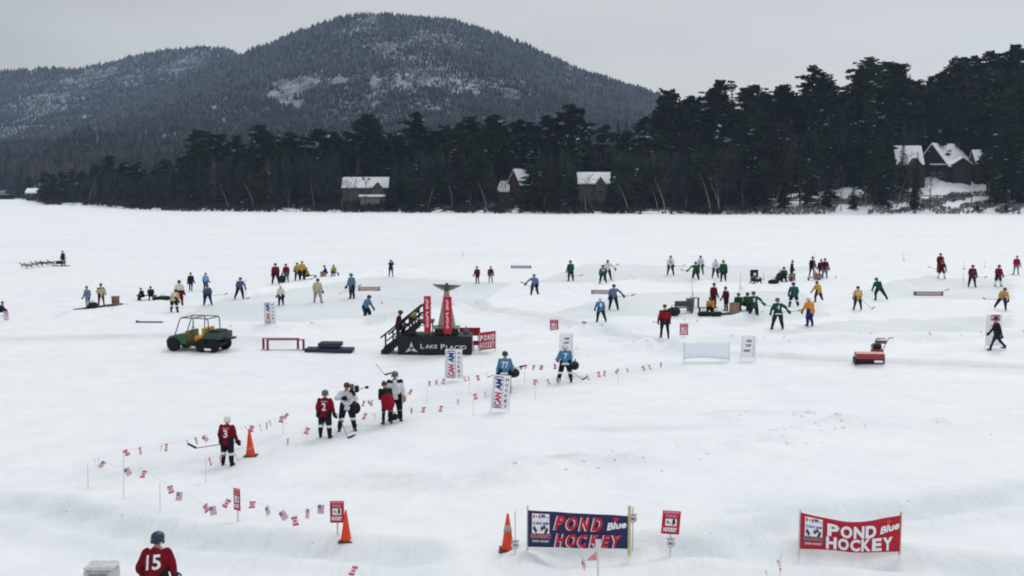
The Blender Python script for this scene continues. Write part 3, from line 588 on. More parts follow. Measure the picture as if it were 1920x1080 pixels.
for k_, (q, top, tt, ki) in enumerate([(652,338,6,'bare1'),(664,330,7,'bare2'),(686,336,7,'bare0'),(1122,336,5,'bare3'),(946,330,6,'bare2'),(738,336,5,'spruce0'),(728,352,4,'spruce1'),(996,306,8,'pine1'),(984,338,5,'spruce2'),(1008,300,10,'spruce0'),(1074,300,9,'spruce1'),(1152,318,6,'spruce3'),(1090,352,4,'bare0'),(1640,262,12,'pine2'),(1668,250,20,'spruce0'),(1656,300,8,'spruce1'),(1700,318,12,'bare2'),(1715,335,6,'spruce2'),(1744,318,8,'bare1'),(1884,240,34,'pine4'),(1850,276,30,'pine2'),(1862,300,24,'spruce1'),(1718,282,30,'spruce0'),(1700,286,30,'bare3'),(1690,262,30,'spruce2'),(1876,290,20,'spruce0'),(1898,230,20,'pine0'),(1915,260,12,'spruce1'),(1832,376,4,'spruce2'),(1886,378,4,'spruce3'),(80,336,14,'spruce1'),(90,332,20,'spruce2'),(72,338,70,'spruce0'),(100,326,12,'pine1'),(30,338,30,'spruce3'),(12,332,40,'pine2'),(86,322,60,'pine3'),(1550,330,8,'spruce1'),(1600,340,7,'spruce2'),(1470,330,10,'spruce3'),(1430,300,12,'pine2'),(1500,290,14,'pine4'),(1752,240,60,'pine1'),(1800,236,62,'pine0'),(1838,228,62,'pine3')]):
    tree(ki, q, float(shoreD((q-960)/FPX))+tt, top, seed=500+k_); cnt += 1
print('shore trees', cnt)
# deeper forest behind the rows, one mass
r = np.random.default_rng(31); n = 42000; u = r.uniform(-.62, .62, n); tmax = np.where(u < .1, 620, 260)
t_ = 26+(r.random(n)**1.4)*(tmax-26); D = shoreD(u); Y = D+t_; X = u*Y; Z = land(X, Y); px_, _ = proj(X, Y, Z)
tp = np.interp(px_, [a for a, b in TOPS], [b for a, b in TOPS])+np.where(u > .1, 7, 20)+26*r.random(n)
zmax = CH+(350-tp)/FPX*Y; H = 9+12*r.random(n); H = np.minimum(H, zmax-Z); ok = (H > 4)
blk = np.zeros(n, bool)
for a_, b_, y0, y1 in CLEAR: blk |= (px_ > a_-5) & (px_ < b_+5) & (Y < y1+4)
ok &= ~blk; ok &= ~((u > .22) & (t_ < 45)); P = np.stack([X, Y, Z-1], -1)[ok]; H = H[ok]
kind = (r.random(len(P)) < .05)*1
o = crowns(P, H, H*np.where(kind == 1, .16, .14)+.3, 6, 7, kind, 'shore_forest', [CONI, TWIG], 77)
tag(o, 'dark mixed forest filling the slope behind the shore trees', 'woodland', kind='stuff')
# ================================================================== people
SK = cm('skin', 176, 128, 108, rough=.6, var=.06); SKD = cm('eye_dark', 30, 24, 22, rough=.4)
def cloth(n, r, g, b): return cm(n, r, g, b, rough=.88, var=.14, scale=9, bump=.5, spec=.1)
C = dict(red=cloth('crimson_jersey', 110, 19, 31), maroon=cloth('maroon_cloth', 86, 20, 34), green=cloth('dark_green_jersey', 26, 74, 54), green2=cloth('green_jersey', 26, 78, 54),
 white=cloth('white_jersey', 205, 210, 216), blue=cloth('light_blue_jersey', 72, 120, 160), blue2=cloth('slate_blue_jersey', 74, 92, 124), navy=cloth('navy_cloth', 32, 40, 80), sky=cloth('sky_blue_jersey', 110, 160, 205),
 tan=cloth('tan_jersey', 186, 170, 138), cream=cloth('cream_jersey', 206, 200, 186), yellow=cloth('yellow_jersey', 164, 146, 58), gold=cloth('gold_jersey', 194, 146, 66), orange=cloth('orange_gold_jersey', 206, 132, 48), lime=cloth('lime_yellow_jersey', 150, 152, 76),
 black=cloth('black_cloth', 28, 29, 34), dark=cloth('charcoal_trousers', 38, 40, 50), royal=cloth('royal_blue_trousers', 34, 38, 104), grey=cloth('grey_cloth', 110, 114, 120), scarlet=cloth('scarlet_jacket', 134, 22, 34), bluegrey=cloth('blue_grey_jersey', 92, 118, 150), wht=cm('white_trim', 214, 216, 220), teal=cloth('dark_teal_jersey', 36, 82, 84), pale=cloth('pale_trousers', 150, 148, 150))
def hard(n, r, g, b): return cm(n, r, g, b, rough=.35, var=.05, spec=.5)
HM = dict(black=hard('black_helmet', 30, 31, 36), navy=hard('navy_helmet', 26, 32, 66), white=hard('white_helmet', 205, 208, 208), grey=hard('grey_helmet', 74, 80, 82), red=hard('dark_red_helmet', 96, 26, 36), green=hard('green_helmet', 26, 66, 46), brown=cm('brown_hair', 74, 48, 40))
BLADE = cm('skate_steel', 150, 155, 160, rough=.3, metal=.8); WHITEN = cm('number_white', 222, 224, 226)
def loft(b, rings, m=None, M=None, n=14):
    vs = []
    for (x, y, z, rx, ry) in rings:
        for i in range(n):
            a = 2*math.pi*i/n; c, s = math.cos(a), math.sin(a); vs.append((x+rx*math.copysign(abs(c)**.8, c), y+ry*math.copysign(abs(s)**.8, s), z))
    fs = [tuple(range(n-1, -1, -1)), tuple(range((len(rings)-1)*n, len(rings)*n))]
    for k in range(len(rings)-1):
        for i in range(n): fs.append((k*n+i, k*n+(i+1) % n, (k+1)*n+(i+1) % n, (k+1)*n+i))
    return b.add(vs, fs, m, M)
def rx(a): return Matrix.Rotation(R(a), 4, 'X')
def ry(a): return Matrix.Rotation(R(a), 4, 'Y')
def rzm(a): return Matrix.Rotation(R(a), 4, 'Z')
# poses: lean, roll, legs (forward, out, knee) on the +x and -x sides, arms (forward, out, elbow, inward), head turn
POSES = {
 'stand': dict(lean=4, legs=((5,6,8),(-4,6,4)), arms=((4,16,22,8),(8,15,26,12))),
 'apart': dict(lean=4, legs=((2,12,4),(2,12,4)), arms=((10,16,30,15),(10,16,30,15))),
 'ready': dict(lean=26, legs=((26,14,42),(24,14,40)), arms=((34,22,34,12),(30,20,40,15))),
 'glide': dict(lean=18, legs=((18,9,28),(-4,18,14)), arms=((30,26,30,5),(16,18,30,10))),
 'stride': dict(lean=28, roll=6, legs=((30,8,48),(-24,26,6)), arms=((38,24,26,5),(30,20,40,10))),
 'stride2': dict(lean=28, roll=-6, legs=((-24,26,6),(30,8,48)), arms=((30,20,40,10),(38,24,26,5))),
 'reach': dict(lean=14, legs=((8,14,12),(4,12,10)), arms=((20,60,10,0),(20,24,30,10))),
 'reach2': dict(lean=14, legs=((8,14,12),(4,12,10)), arms=((20,24,30,10),(20,60,10,0))),
 'walk': dict(lean=6, legs=((26,3,8),(-24,3,14)), arms=((-18,8,12,0),(22,8,20,0))),
 'walk2': dict(lean=5, legs=((12,4,8),(-12,4,16)), arms=((-10,8,12,0),(14,8,22,0))),
 'sit': dict(lean=16, seat=.46, legs=((78,12,74),(80,10,78)), arms=((34,10,46,18),(34,10,50,20))),
 'bend': dict(lean=62, legs=((20,9,26),(14,9,20)), arms=((58,8,16,8),(62,8,12,8))),
 'bow': dict(lean=44, legs=((20,9,30),(16,9,24)), arms=((44,10,40,16),(48,10,36,16))),
 'camera': dict(lean=0, legs=((2,7,2),(2,7,2)), arms=((70,14,84,30),(66,14,92,30))),
 'kneel': dict(lean=20, legs=((88,8,96),(-4,6,86)), arms=((40,14,40,10),(40,10,40,10))),
 'climb': dict(lean=12, legs=((44,4,52),(0,4,4)), arms=((34,24,30,0),(20,12,30,0))),
 'lift': dict(lean=0, legs=((4,10,6),(2,10,6)), arms=((38,40,92,26),(64,26,100,22))),
 'tuck': dict(lean=22, legs=((10,4,14),(14,5,18)), arms=((30,6,70,25),(30,6,70,25))),
 'elbows': dict(lean=4, legs=((2,8,3),(4,8,6)), arms=((6,24,60,20),(6,24,60,20))),
}
def fk(ps):
    T = ry(ps.get('roll', 0)) @ rx(ps['lean']); J = {}
    for i, sg in ((0, 1), (1, -1)):
        f, o, k = ps['legs'][i]; hip = Vector((sg*.105, 0, 0))
        d1 = ry(-sg*o) @ rx(-f) @ Vector((0,0,-.44)); d2 = ry(-sg*o*.8) @ rx(-f+k) @ Vector((0,0,-.42))
        J['hip', i], J['knee', i] = hip, hip+d1; J['ankle', i] = hip+d1+d2
        f, o, e, n = ps['arms'][i]; sh = T @ Vector((sg*.20, .01, .445))
        J['sh', i] = sh; J['el', i] = sh+T @ ry(-sg*o) @ rx(-f) @ Vector((0,0,-.29)); d = T @ rzm(-sg*n) @ ry(-sg*o*.7) @ rx(-f-e) @ Vector((0,0,-.26)); J['wr', i] = J['el', i]+d; J['hd', i] = d.normalized()
    zoff = ps['seat'] if 'seat' in ps else -min(J['ankle', 0].z, J['ankle', 1].z)+.105
    for k_ in J:
        if k_[0] != 'hd': J[k_] = J[k_]+Vector((0, 0, zoff))
    J['T'] = Matrix.Translation((0, 0, zoff)) @ T
    hd = J['T'] @ Vector((0, -.02, .675)); J['H'] = Matrix.Translation(hd) @ rzm(ps.get('turn', 0)) @ rx(ps['lean']*.45+ps.get('nod', 0)); J['top'] = hd.z+.15
    return J
def glove_mesh(m, tag_):
    key = 'glove_'+tag_
    if key in bpy.data.meshes: return bpy.data.meshes[key]
    b = MB(); b.caps((0,0,.03), .042, (0,0,-.06), .046, 7, m)
    for i, (x, l) in enumerate(((-.036,.066),(-.012,.08),(.012,.076),(.036,.06))):
        k_ = Vector((x, -.012, -.10)); b.caps((x*.9, 0, -.06), .017, k_, .016, 6, m); b.caps(k_, .016, k_+Vector((0, -l*.62, -l*.45)), .013, 6, m)
    b.caps((.04, -.01, -.02), .018, (.062, -.03, -.065), .016, 6, m); b.caps((.062,-.03,-.065), .016, (.045,-.065,-.085), .013, 6, m)
    me = b.mesh(key, True); return me
def skate_mesh(m, tag_, blade):
    key = 'foot_'+tag_+str(blade)
    if key in bpy.data.meshes: return bpy.data.meshes[key]
    b = MB(); b.bevbox(-.048, .048, -.19, .075, -.085, -.02, .022, m); b.caps((0, .01, .06), .058, (0, .01, -.03), .052, 8, m); b.caps((0, -.06, -.03), .045, (0, -.14, -.052), .036, 8, m)
    if blade: b.box(-.004, .004, -.2, .09, -.112, -.088, BLADE); b.box(-.012, .012, -.14, -.1, -.1, -.08, BLADE); b.box(-.012, .012, .02, .05, -.1, -.08, BLADE)
    return b.mesh(key, True)
def helmet_mesh(kind, m, tag_):
    key = 'hat_'+kind+tag_
    if key in bpy.data.meshes: return bpy.data.meshes[key]
    b = MB(); S = Matrix.Diagonal((1, 1.16, 1, 1))
    if kind == 'helmet':
        b.lathe([(.112,-.035),(.121,-.01),(.124,.03),(.115,.08),(.085,.118),(.04,.137),(.004,.141)], 14, m, S)
        for sg in (-1, 1): b.bevbox(sg*.112-.014, sg*.112+.014, -.04, .05, -.085, -.02, .01, m)
        b.bevbox(-.08, .08, .09, .128, -.07, -.02, .012, m); b.box(-.075, .075, -.152, -.144, -.02, .0, m)
    elif kind == 'cap':
        b.lathe([(.104,.0),(.11,.03),(.103,.08),(.075,.115),(.03,.13),(.004,.133)], 12, m, S); b.bevbox(-.07, .07, -.20, -.10, .005, .022, .007, m)
    elif kind == 'beanie': b.lathe([(.106,-.02),(.113,-.01),(.113,.03),(.108,.07),(.08,.12),(.035,.145),(.02,.17),(.004,.175)], 12, m, S)
    elif kind == 'hair': b.lathe([(.098,-.04),(.108,-.01),(.11,.04),(.1,.085),(.07,.118),(.03,.13),(.004,.132)], 12, m, Matrix.Translation((0,.016,.0)) @ S)
    return b.mesh(key, True)
PEOPLE = []
def person(px, feet, head, face, pose, top, legs, hat, label, **k): PEOPLE.append(dict(px=px, feet=feet, head=head, face=face, pose=pose, top=top, legs=legs, hat=hat, label=label, **k))
P_ = person
G_ = 'pond hockey players and onlookers'
# nearest figures
P_(296,1176,995,176,'elbows','red','black',('helmet','navy'),'person in crimson number 15 jersey and navy helmet, nearest the camera at lower left',num='15',fine=1,shoe='skate',gl='navy',nsize=(.27,.27),lean=20,nod=-4,roll=5,arms=((10,30,40,10),(8,18,50,20)))
P_(427,873,778,172,'stand','red','black',('helmet','white'),'person in crimson number 3 jersey and white helmet beside an orange cone',num='3',fine=1,shoe='skate',gl='black',bar=1,sock=1,stick=(368,840,1),nsize=(.15,.28))
P_(610,821,729,174,'stand','red','black',('helmet','grey'),'person in crimson number 2 jersey with grey helmet facing the big white-shirted player',num='2',fine=1,shoe='skate',gl='black',bar=1,sock=1,nsize=(.15,.28))
P_(651,808,714,12,'apart','white','black',('hair','brown'),'tall bareheaded person in white jersey with dark gloves and hockey gear on the shoulder',fine=1,shoe='skate',gl='black',sock=1,turn=-25,smile=1,arms=((24,30,128,0),(38,50,60,50)),fnum='Ic')
P_(741,790,693,8,'stand','white','black',('helmet','grey'),'person in white jersey and dark helmet standing behind the hunched red figure',fine=1,shoe='skate',gl='skin',yoke=1)
P_(727,797,716,205,'tuck','scarlet','black',('beanie','black'),'person in red and black jacket hunched in front of the white-shirted player',fine=1,shoe='boot',gl='black',cape=1,lean=32)
P_(947,738,657,180,'stand','blue','black',('helmet','black'),'person in light blue number 77 jersey with black bag behind the tilted banner',num='77',fine=1,shoe='skate',gl='black',stripe=1,stick=(974,688,0),nsize=(.28,.26))
P_(1060,717,645,184,'reach','blue','black',('helmet','white'),'person in light blue number 7 jersey and white helmet holding a stick upright',num='7',fine=1,shoe='skate',gl='black',stripe=1,stick=(1092,712,0),nsize=(.15,.26),sock=1,arms=((10,24,70,0),(8,14,20,10)))
# mid distance, right to left
P_(1868,657,592,262,'walk','black','dark',('hair','brown'),'person in black jacket and jeans walking past the white sign at right',shoe='boot',gl='black')
P_(1246,635,568,180,'stand','scarlet','black',('cap','black'),'person in bright red jacket with black shoulders walking away beside the benches',shoe='boot',gl='black',yoke2=1)
P_(1458,618,558,180,'reach2','green','dark',('helmet','grey'),'person in green number 4 jersey holding a stick out to the right',num='4',shoe='skate',gl='green',stick=(1496,583,1),stripe=1)
P_(1519,612,558,196,'stride2','orange','royal',('helmet','white'),'person in orange jersey and royal blue trousers skating',shoe='skate',gl='black')
P_(1413,600,546,180,'reach2','green','dark',('helmet','green'),'person in green numbered jersey with one arm out beside the seated green pair',num='8',shoe='skate',gl='green',stick=(1452,577,1))
P_(1126,604,558,186,'glide','blue','dark',('helmet','white'),'person in bright blue jersey with back turned and feet apart',num='1',shoe='skate',gl='black')
P_(1150,581,532,2,'reach','bluegrey','dark',('helmet','black'),'person in grey-blue jersey holding a stick out to the right by the goal',shoe='skate',gl='black',stick=(1184,554,0))
P_(1002,555,513,-10,'reach2','bluegrey','dark',('helmet','grey'),'person in dusty blue jersey holding a stick out to the left',shoe='skate',gl='black',stick=(982,530,1))
P_(1070,527,488,200,'stand','green2','dark',('helmet','black'),'lone person in green jersey with dark helmet standing in mid rink',shoe='skate',gl='green')
P_(1131,532,497,184,'ready','green2','dark',('helmet','black'),'person in green numbered jersey in front of a red and white helmet',num='19',shoe='skate',gl='green')
P_(1139,525,487,0,'reach','white','dark',('helmet','red'),'person in white jersey and red helmet behind the green skater',shoe='skate',gl='black',stick=(1156,496,0))
P_(1257,516,479,0,'apart','white','dark',('helmet','grey'),'leftmost of the three white-shirted players, stick held to the right',shoe='skate',gl='black',stick=(1280,499,0),fnum='8')
P_(1313,514,479,0,'apart','white','green2',('helmet','black'),'middle one of the three white-shirted players, behind a green player',shoe='skate',gl='black',stick=(1335,504,0),fnum='2')
P_(1304,528,490,-14,'reach2','green2','dark',('helmet','green'),'person in green jersey reaching a stick to the left between white-shirted players',shoe='skate',gl='green',stick=(1281,507,1))
P_(1341,521,485,6,'apart','white','dark',('helmet','white'),'rightmost of the three white-shirted players, shorter with white helmet',shoe='skate',gl='black',fnum='5')
P_(1356,528,487,-20,'stand','green2','dark',('helmet','green'),'person in green jersey right beside the rightmost white-shirted player',shoe='skate',gl='green')
P_(895,532,499,-30,'stand','maroon','black',('beanie','black'),'left one of two people in dark red coats beyond the cauldron',shoe='boot',gl='black')
P_(920,530,499,170,'stand','maroon','grey',('beanie','black'),'right one of two people in dark red coats beyond the cauldron',shoe='boot',gl='black')
P_(733,519,487,20,'camera','navy','navy',('beanie','black'),'person in navy jacket holding hands up at the face like a photographer',shoe='boot',gl='black')
P_(660,560,511,-30,'stand','bluegrey','dark',('helmet','grey'),'person in grey-blue jersey standing at the left end of the goal',shoe='skate',gl='black',stick=(672,536,0))
P_(685,602,552,60,'ready','blue','dark',('helmet','black'),'person in bright blue jersey crouching right of the leaning grey-blue player',shoe='skate',gl='black')
P_(595,568,522,176,'glide','tan','pale',('helmet','black'),'person in tan jersey and pale trousers standing with legs apart',shoe='skate',gl='black')
P_(527,573,534,0,'stand','cream','black',('helmet','white'),'small person in cream jersey and black trousers above the upright banner',shoe='skate',gl='black')
P_(517,533,493,10,'apart','red','black',('helmet','black'),'left one of the pair in crimson jerseys, beside a dark bag',shoe='skate',gl='black')
P_(537,529,494,-10,'stand','red','grey',('helmet','black'),'right one of the pair in crimson jerseys',shoe='skate',gl='black')
P_(558,526,492,0,'elbows','yellow','black',('helmet','black'),'left one of the standing pair in yellow jerseys',shoe='skate',gl='black')
P_(567,524,489,6,'stand','gold','black',('helmet','grey'),'right one of the standing pair, in a golden jersey',shoe='skate',gl='black')
P_(578,524,501,-60,'sit','lime','black',('helmet','grey'),'person in lime jersey seated on the low bench beside the standing yellow pair',shoe='skate',gl='black')
P_(612,519,497,-70,'sit','navy','black',('helmet','grey'),'person in navy jacket seated on a cardboard box',shoe='boot',gl='black')
P_(627,518,496,-10,'sit','lime','pale',('helmet','grey'),'person in lime jersey seated right of the one on the box',shoe='skate',gl='black')
P_(450,561,519,30,'glide','blue2','navy',('helmet','black'),'person in slate blue jersey with a stick on the ice at right',shoe='skate',gl='black',stick=(462,560,0))
P_(386,543,511,180,'stand','sky','dark',('helmet','grey'),'person in sky blue jersey directly behind a bent player',shoe='skate',gl='black')
P_(390,572,532,10,'ready','blue2','navy',('helmet','black'),'person in slate blue jersey bent low with a stick out to the right',shoe='skate',gl='black',stick=(421,552,0))
P_(358,546,511,180,'walk2','black','navy',('beanie','black'),'person in dark jacket and blue trousers walking beyond the tan players',shoe='boot',gl='black')
P_(337,573,525,190,'stand','cream','maroon',('helmet','black'),'person in cream and maroon behind the bent tan player',shoe='skate',gl='black')
P_(326,586,543,176,'bow','tan','black',('helmet','black'),'person in tan numbered jersey bending over with back to the camera',num='10',shoe='skate',gl='black',sock=1)
P_(268,563,539,-30,'sit','dark','black',('beanie','grey'),'left one of two dark-clad people seated on a low bench',shoe='boot',gl='black')
P_(283,562,536,20,'sit','dark','black',('beanie','black'),'right one of two dark-clad people seated on a low bench',shoe='boot',gl='black')
P_(190,575,531,40,'elbows','tan','maroon',('beanie','black'),'person in tan and maroon standing beside the brown bin',shoe='boot',gl='black',yoke=1)
P_(165,578,536,-20,'stand','bluegrey','pale',('beanie','grey'),'person in grey-blue top and pale trousers at the left end of the long mat',shoe='boot',gl='black')
P_(1,592,571,90,'sit','navy','black',('beanie','black'),'person in navy cut off by the left edge of the photo',shoe='boot',gl='black')
P_(119,498,470,250,'stand','navy','black',('beanie','black'),'musher in dark clothes riding on the runners of the dog sled',shoe='boot',gl='black')
P_(1337,578,530,30,'stand','maroon','black',('beanie','black'),'person in long maroon coat behind the seated orange player',shoe='boot',gl='black',coat=1)
P_(1361,583,537,-60,'stand','maroon','black',('beanie','black'),'person in maroon coat standing left of the cardboard box',shoe='boot',gl='black',coat=1)
P_(1332,588,556,-20,'sit','orange','black',('helmet','navy'),'person in orange jersey seated on the bench among gear',shoe='skate',gl='black')
P_(1385,582,548,-20,'sit','green','black',('helmet','green'),'left one of the two seated people in green jerseys',shoe='skate',gl='black')
P_(1398,582,547,20,'sit','green','black',('helmet','green'),'right one of the two seated people in green jerseys',shoe='skate',gl='black')
P_(1489,577,528,180,'ready','teal','dark',('helmet','black'),'person in teal green jersey left of the gold-shirted skater',shoe='skate',gl='black',sock=1)
P_(1534,568,527,200,'glide','gold','dark',('helmet','black'),'person in gold jersey skating just below the brown box',shoe='skate',gl='black')
P_(1608,581,536,180,'apart','gold','dark',('helmet','black'),'person in gold numbered jersey with a stick down to the right',num='17',shoe='skate',gl='red',stick=(1634,579,1))
P_(1648,563,521,190,'stride','green','dark',('helmet','green'),'person in green jersey striding with one arm back, right of the gold-shirted one',shoe='skate',gl='green')
P_(1522,519,481,20,'stand','black','black',('beanie','red'),'person in black coat beside the distant marker pole',shoe='boot',gl='black')
P_(1539,521,486,170,'stand','navy','black',('beanie','black'),'person in dark navy coat partly behind the one in maroon',shoe='boot',gl='black')
P_(1546,522,484,160,'stand','maroon','grey',('helmet','grey'),'person in maroon jersey and grey trousers right of the brown box',shoe='skate',gl='black')
P_(1469,528,490,-10,'sit','green2','black',('helmet','black'),'person in green jersey seated on the bench beside black gear bags',shoe='skate',gl='black')
P_(1484,522,488,60,'stand','black','black',('beanie','black'),'person in black coat standing behind the bench of gear',shoe='boot',gl='black')
P_(1762,511,474,0,'stand','maroon','maroon',('helmet','red'),'person in dark red standing behind the player with white socks',shoe='skate',gl='black')
P_(1764,522,487,0,'ready','maroon','maroon',('helmet','red'),'person in maroon jersey with white socks and stick to the left',shoe='skate',gl='black',stick=(1744,501,1),wsock=1)
P_(1822,538,496,0,'apart','maroon','dark',('helmet','red'),'person in maroon numbered jersey between two sticks',fnum='12',shoe='skate',gl='black',stick=(1845,521,0))
P_(1871,537,496,10,'apart','red','navy',('helmet','red'),'person in red and orange jersey with a stick to the right',shoe='skate',gl='black',stick=(1896,515,0),wsock=1)
P_(1905,515,479,0,'stand','scarlet','grey',('cap','grey'),'person in scarlet jacket at the far right edge',shoe='boot',gl='black')
P_(1879,581,538,-14,'stride','gold','navy',('helmet','black'),'person in gold jersey leaning over with a stick to the left',shoe='skate',gl='black',stick=(1848,561,1),fnum='4')
P_(746,642,581,100,'climb','maroon','black',('helmet','black'),'person in maroon jersey climbing the black stairs',shoe='boot',gl='black',z=.55,yoff=.9)
P_(770,622,588,100,'bow','lime','black',('helmet','black'),'person in lime yellow jersey bent over on the upper stairs',shoe='boot',gl='black',z=1.15,yoff=.9)
def build_people():
    jobs = []
    for s in PEOPLE:
        ps = dict(POSES[s['pose']])
        for q in ('arms', 'legs_', 'lean', 'roll', 'turn', 'nod'):
            if q in s: ps[q] = s[q]
        J = fk(ps); T = J['T']; s['J'] = J; Hm = J['H']
        # whole figure, one surface
        b = MB(); loft(b, [(0,0,-.08,.13,.10),(0,0,.05,.15,.105),(0,0,.25,.145,.10),(0,-.01,.40,.17,.11),(0,0,.50,.14,.085),(0,0,.56,.06,.06)], M=T)
        b.tube(T @ Vector((0,.01,.52)), Hm @ Vector((0,.02,-.05)), .056, .05, 8); b.ell((0,0,0), .082, .1, .115, 12, 9, M=Hm); b.ell((0,-.03,-.06), .06, .065, .06, 10, 7, M=Hm)
        b.ell((0,-.104,-.015), .016, .022, .024, 6, 5, M=Hm); b.ell((0,-.085,-.062), .028, .016, .012, 6, 5, M=Hm)
        for sg in (-1, 1): b.ell((sg*.084,.01,-.01), .014, .024, .03, 6, 5, M=Hm)
        for i in (0, 1):
            b.caps(J['hip',i], .085, J['knee',i], .056, 9); b.caps(J['knee',i], .056, J['ankle',i], .036, 9); b.caps(J['sh',i], .056, J['el',i], .042, 8); b.caps(J['el',i], .042, J['wr',i], .028, 8)
            b.caps(J['wr',i], .03, J['wr',i]+J['hd',i]*.07, .03, 6); b.caps(J['ankle',i], .038, J['ankle',i]+Vector((0,-.13,-.045)), .03, 7)
        jobs.append((s, 'body', b))
        b = MB(); co = s.get('coat'); hem = -.42 if co else (-.26 if s.get('num') == '15' else -.16 if s['top'] not in ('scarlet','black') else -.12)
        wide = 1.0 if s['shoe'] == 'skate' else .94
        loft(b, [(0,0,hem,.215*wide,.155*wide),(0,0,-.02,.215*wide,.155*wide),(0,0,.15,.205*wide,.15*wide),(0,-.005,.33,.225*wide,.155*wide),(0,0,.42,.195*wide,.135*wide),(0,0,.48,.14,.105),(0,0,.535,.08,.075)], M=T)
        for i in (0, 1):
            b.caps(J['sh',i], .088, J['el',i], .082*wide, 10); b.caps(J['el',i], .082*wide, J['wr',i]-J['hd',i]*.02, .062, 10)
        if s.get('cape'): b.caps(T @ Vector((0,.05,.1)), .24, T @ Vector((0,.02,-.12)), .27, 12)
        jobs.append((s, 'jersey', b))
        b = MB(); b.caps(J['hip',0]+Vector((.01,0,.03)), .135, J['hip',1]+Vector((-.01,0,.03)), .135, 10); sk = s['shoe'] == 'skate'
        for i in (0, 1):
            b.caps(J['hip',i], .15, J['knee',i]+Vector((0,0,0)), .118 if sk else .08, 10); b.caps(J['knee',i], .11 if sk else .078, J['ankle',i]+Vector((0,0,.03)), .078 if sk else .064, 9)
        jobs.append((s, 'trousers', b))
    obs = []
    for s, nm, b in jobs:
        o = b.build('tmp'); md = o.modifiers.new('r', 'REMESH'); md.mode = 'VOXEL'; md.voxel_size = (.018 if s.get('fine') else .03); md.use_smooth_shade = True
        sm = o.modifiers.new('s', 'SMOOTH'); sm.factor = .5; sm.iterations = 4; obs.append(o)
    dg = bpy.context.evaluated_depsgraph_get(); dg.update()
    for (s, nm, b), o in zip(jobs, obs):
        me = bpy.data.meshes.new_from_object(o.evaluated_get(dg)); me.name = nm; me.materials.clear(); s[nm] = me
    for o in obs: m_ = o.data; bpy.data.objects.remove(o); bpy.data.meshes.remove(m_)
def finer(vs, fs, lim=.12):
    vs = [tuple(v) for v in vs]; work = []
    for f in fs: work += [(f[0], f[i], f[i+1]) for i in range(1, len(f)-1)]
    out = []; mid = {}
    def mp_(a, b):
        k = (min(a, b), max(a, b))
        if k not in mid: mid[k] = len(vs); vs.append(tuple((p+q)/2 for p, q in zip(vs[a], vs[b])))
        return mid[k]
    while work:
        f = work.pop(); e = [(math.dist(vs[f[i]], vs[f[(i+1) % 3]]), i) for i in range(3)]; l, i = max(e)
        if l < lim: out.append(f); continue
        a, b, c = f[i], f[(i+1) % 3], f[(i+2) % 3]; m = mp_(a, b); work += [(a, m, c), (m, b, c)]
    return vs, out
def crumple(me, amp):      # folds and bulges of loose cloth
    n = len(me.vertices); c = np.zeros(n*3, np.float32); nn = np.zeros(n*3, np.float32); me.vertices.foreach_get('co', c); me.vertices.foreach_get('normal', nn)
    c = c.reshape(-1, 3); nn = nn.reshape(-1, 3); o = random.uniform(0, 40); d = vnoise(c[:, 0]+.7*c[:, 1]+o, c[:, 2]*.6+.5*c[:, 1]+o, .13, 7)*amp*2.4+vnoise(c[:, 0]-c[:, 1]+o, c[:, 2]+o, .05, 8)*amp*1.1
    me.vertices.foreach_set('co', (c+nn*d[:, None]).astype(np.float32).ravel()); me.update()
def centers(me):
    n = len(me.polygons); c = np.zeros(n*3, np.float32); me.polygons.foreach_get('center', c); return c.reshape(-1, 3)
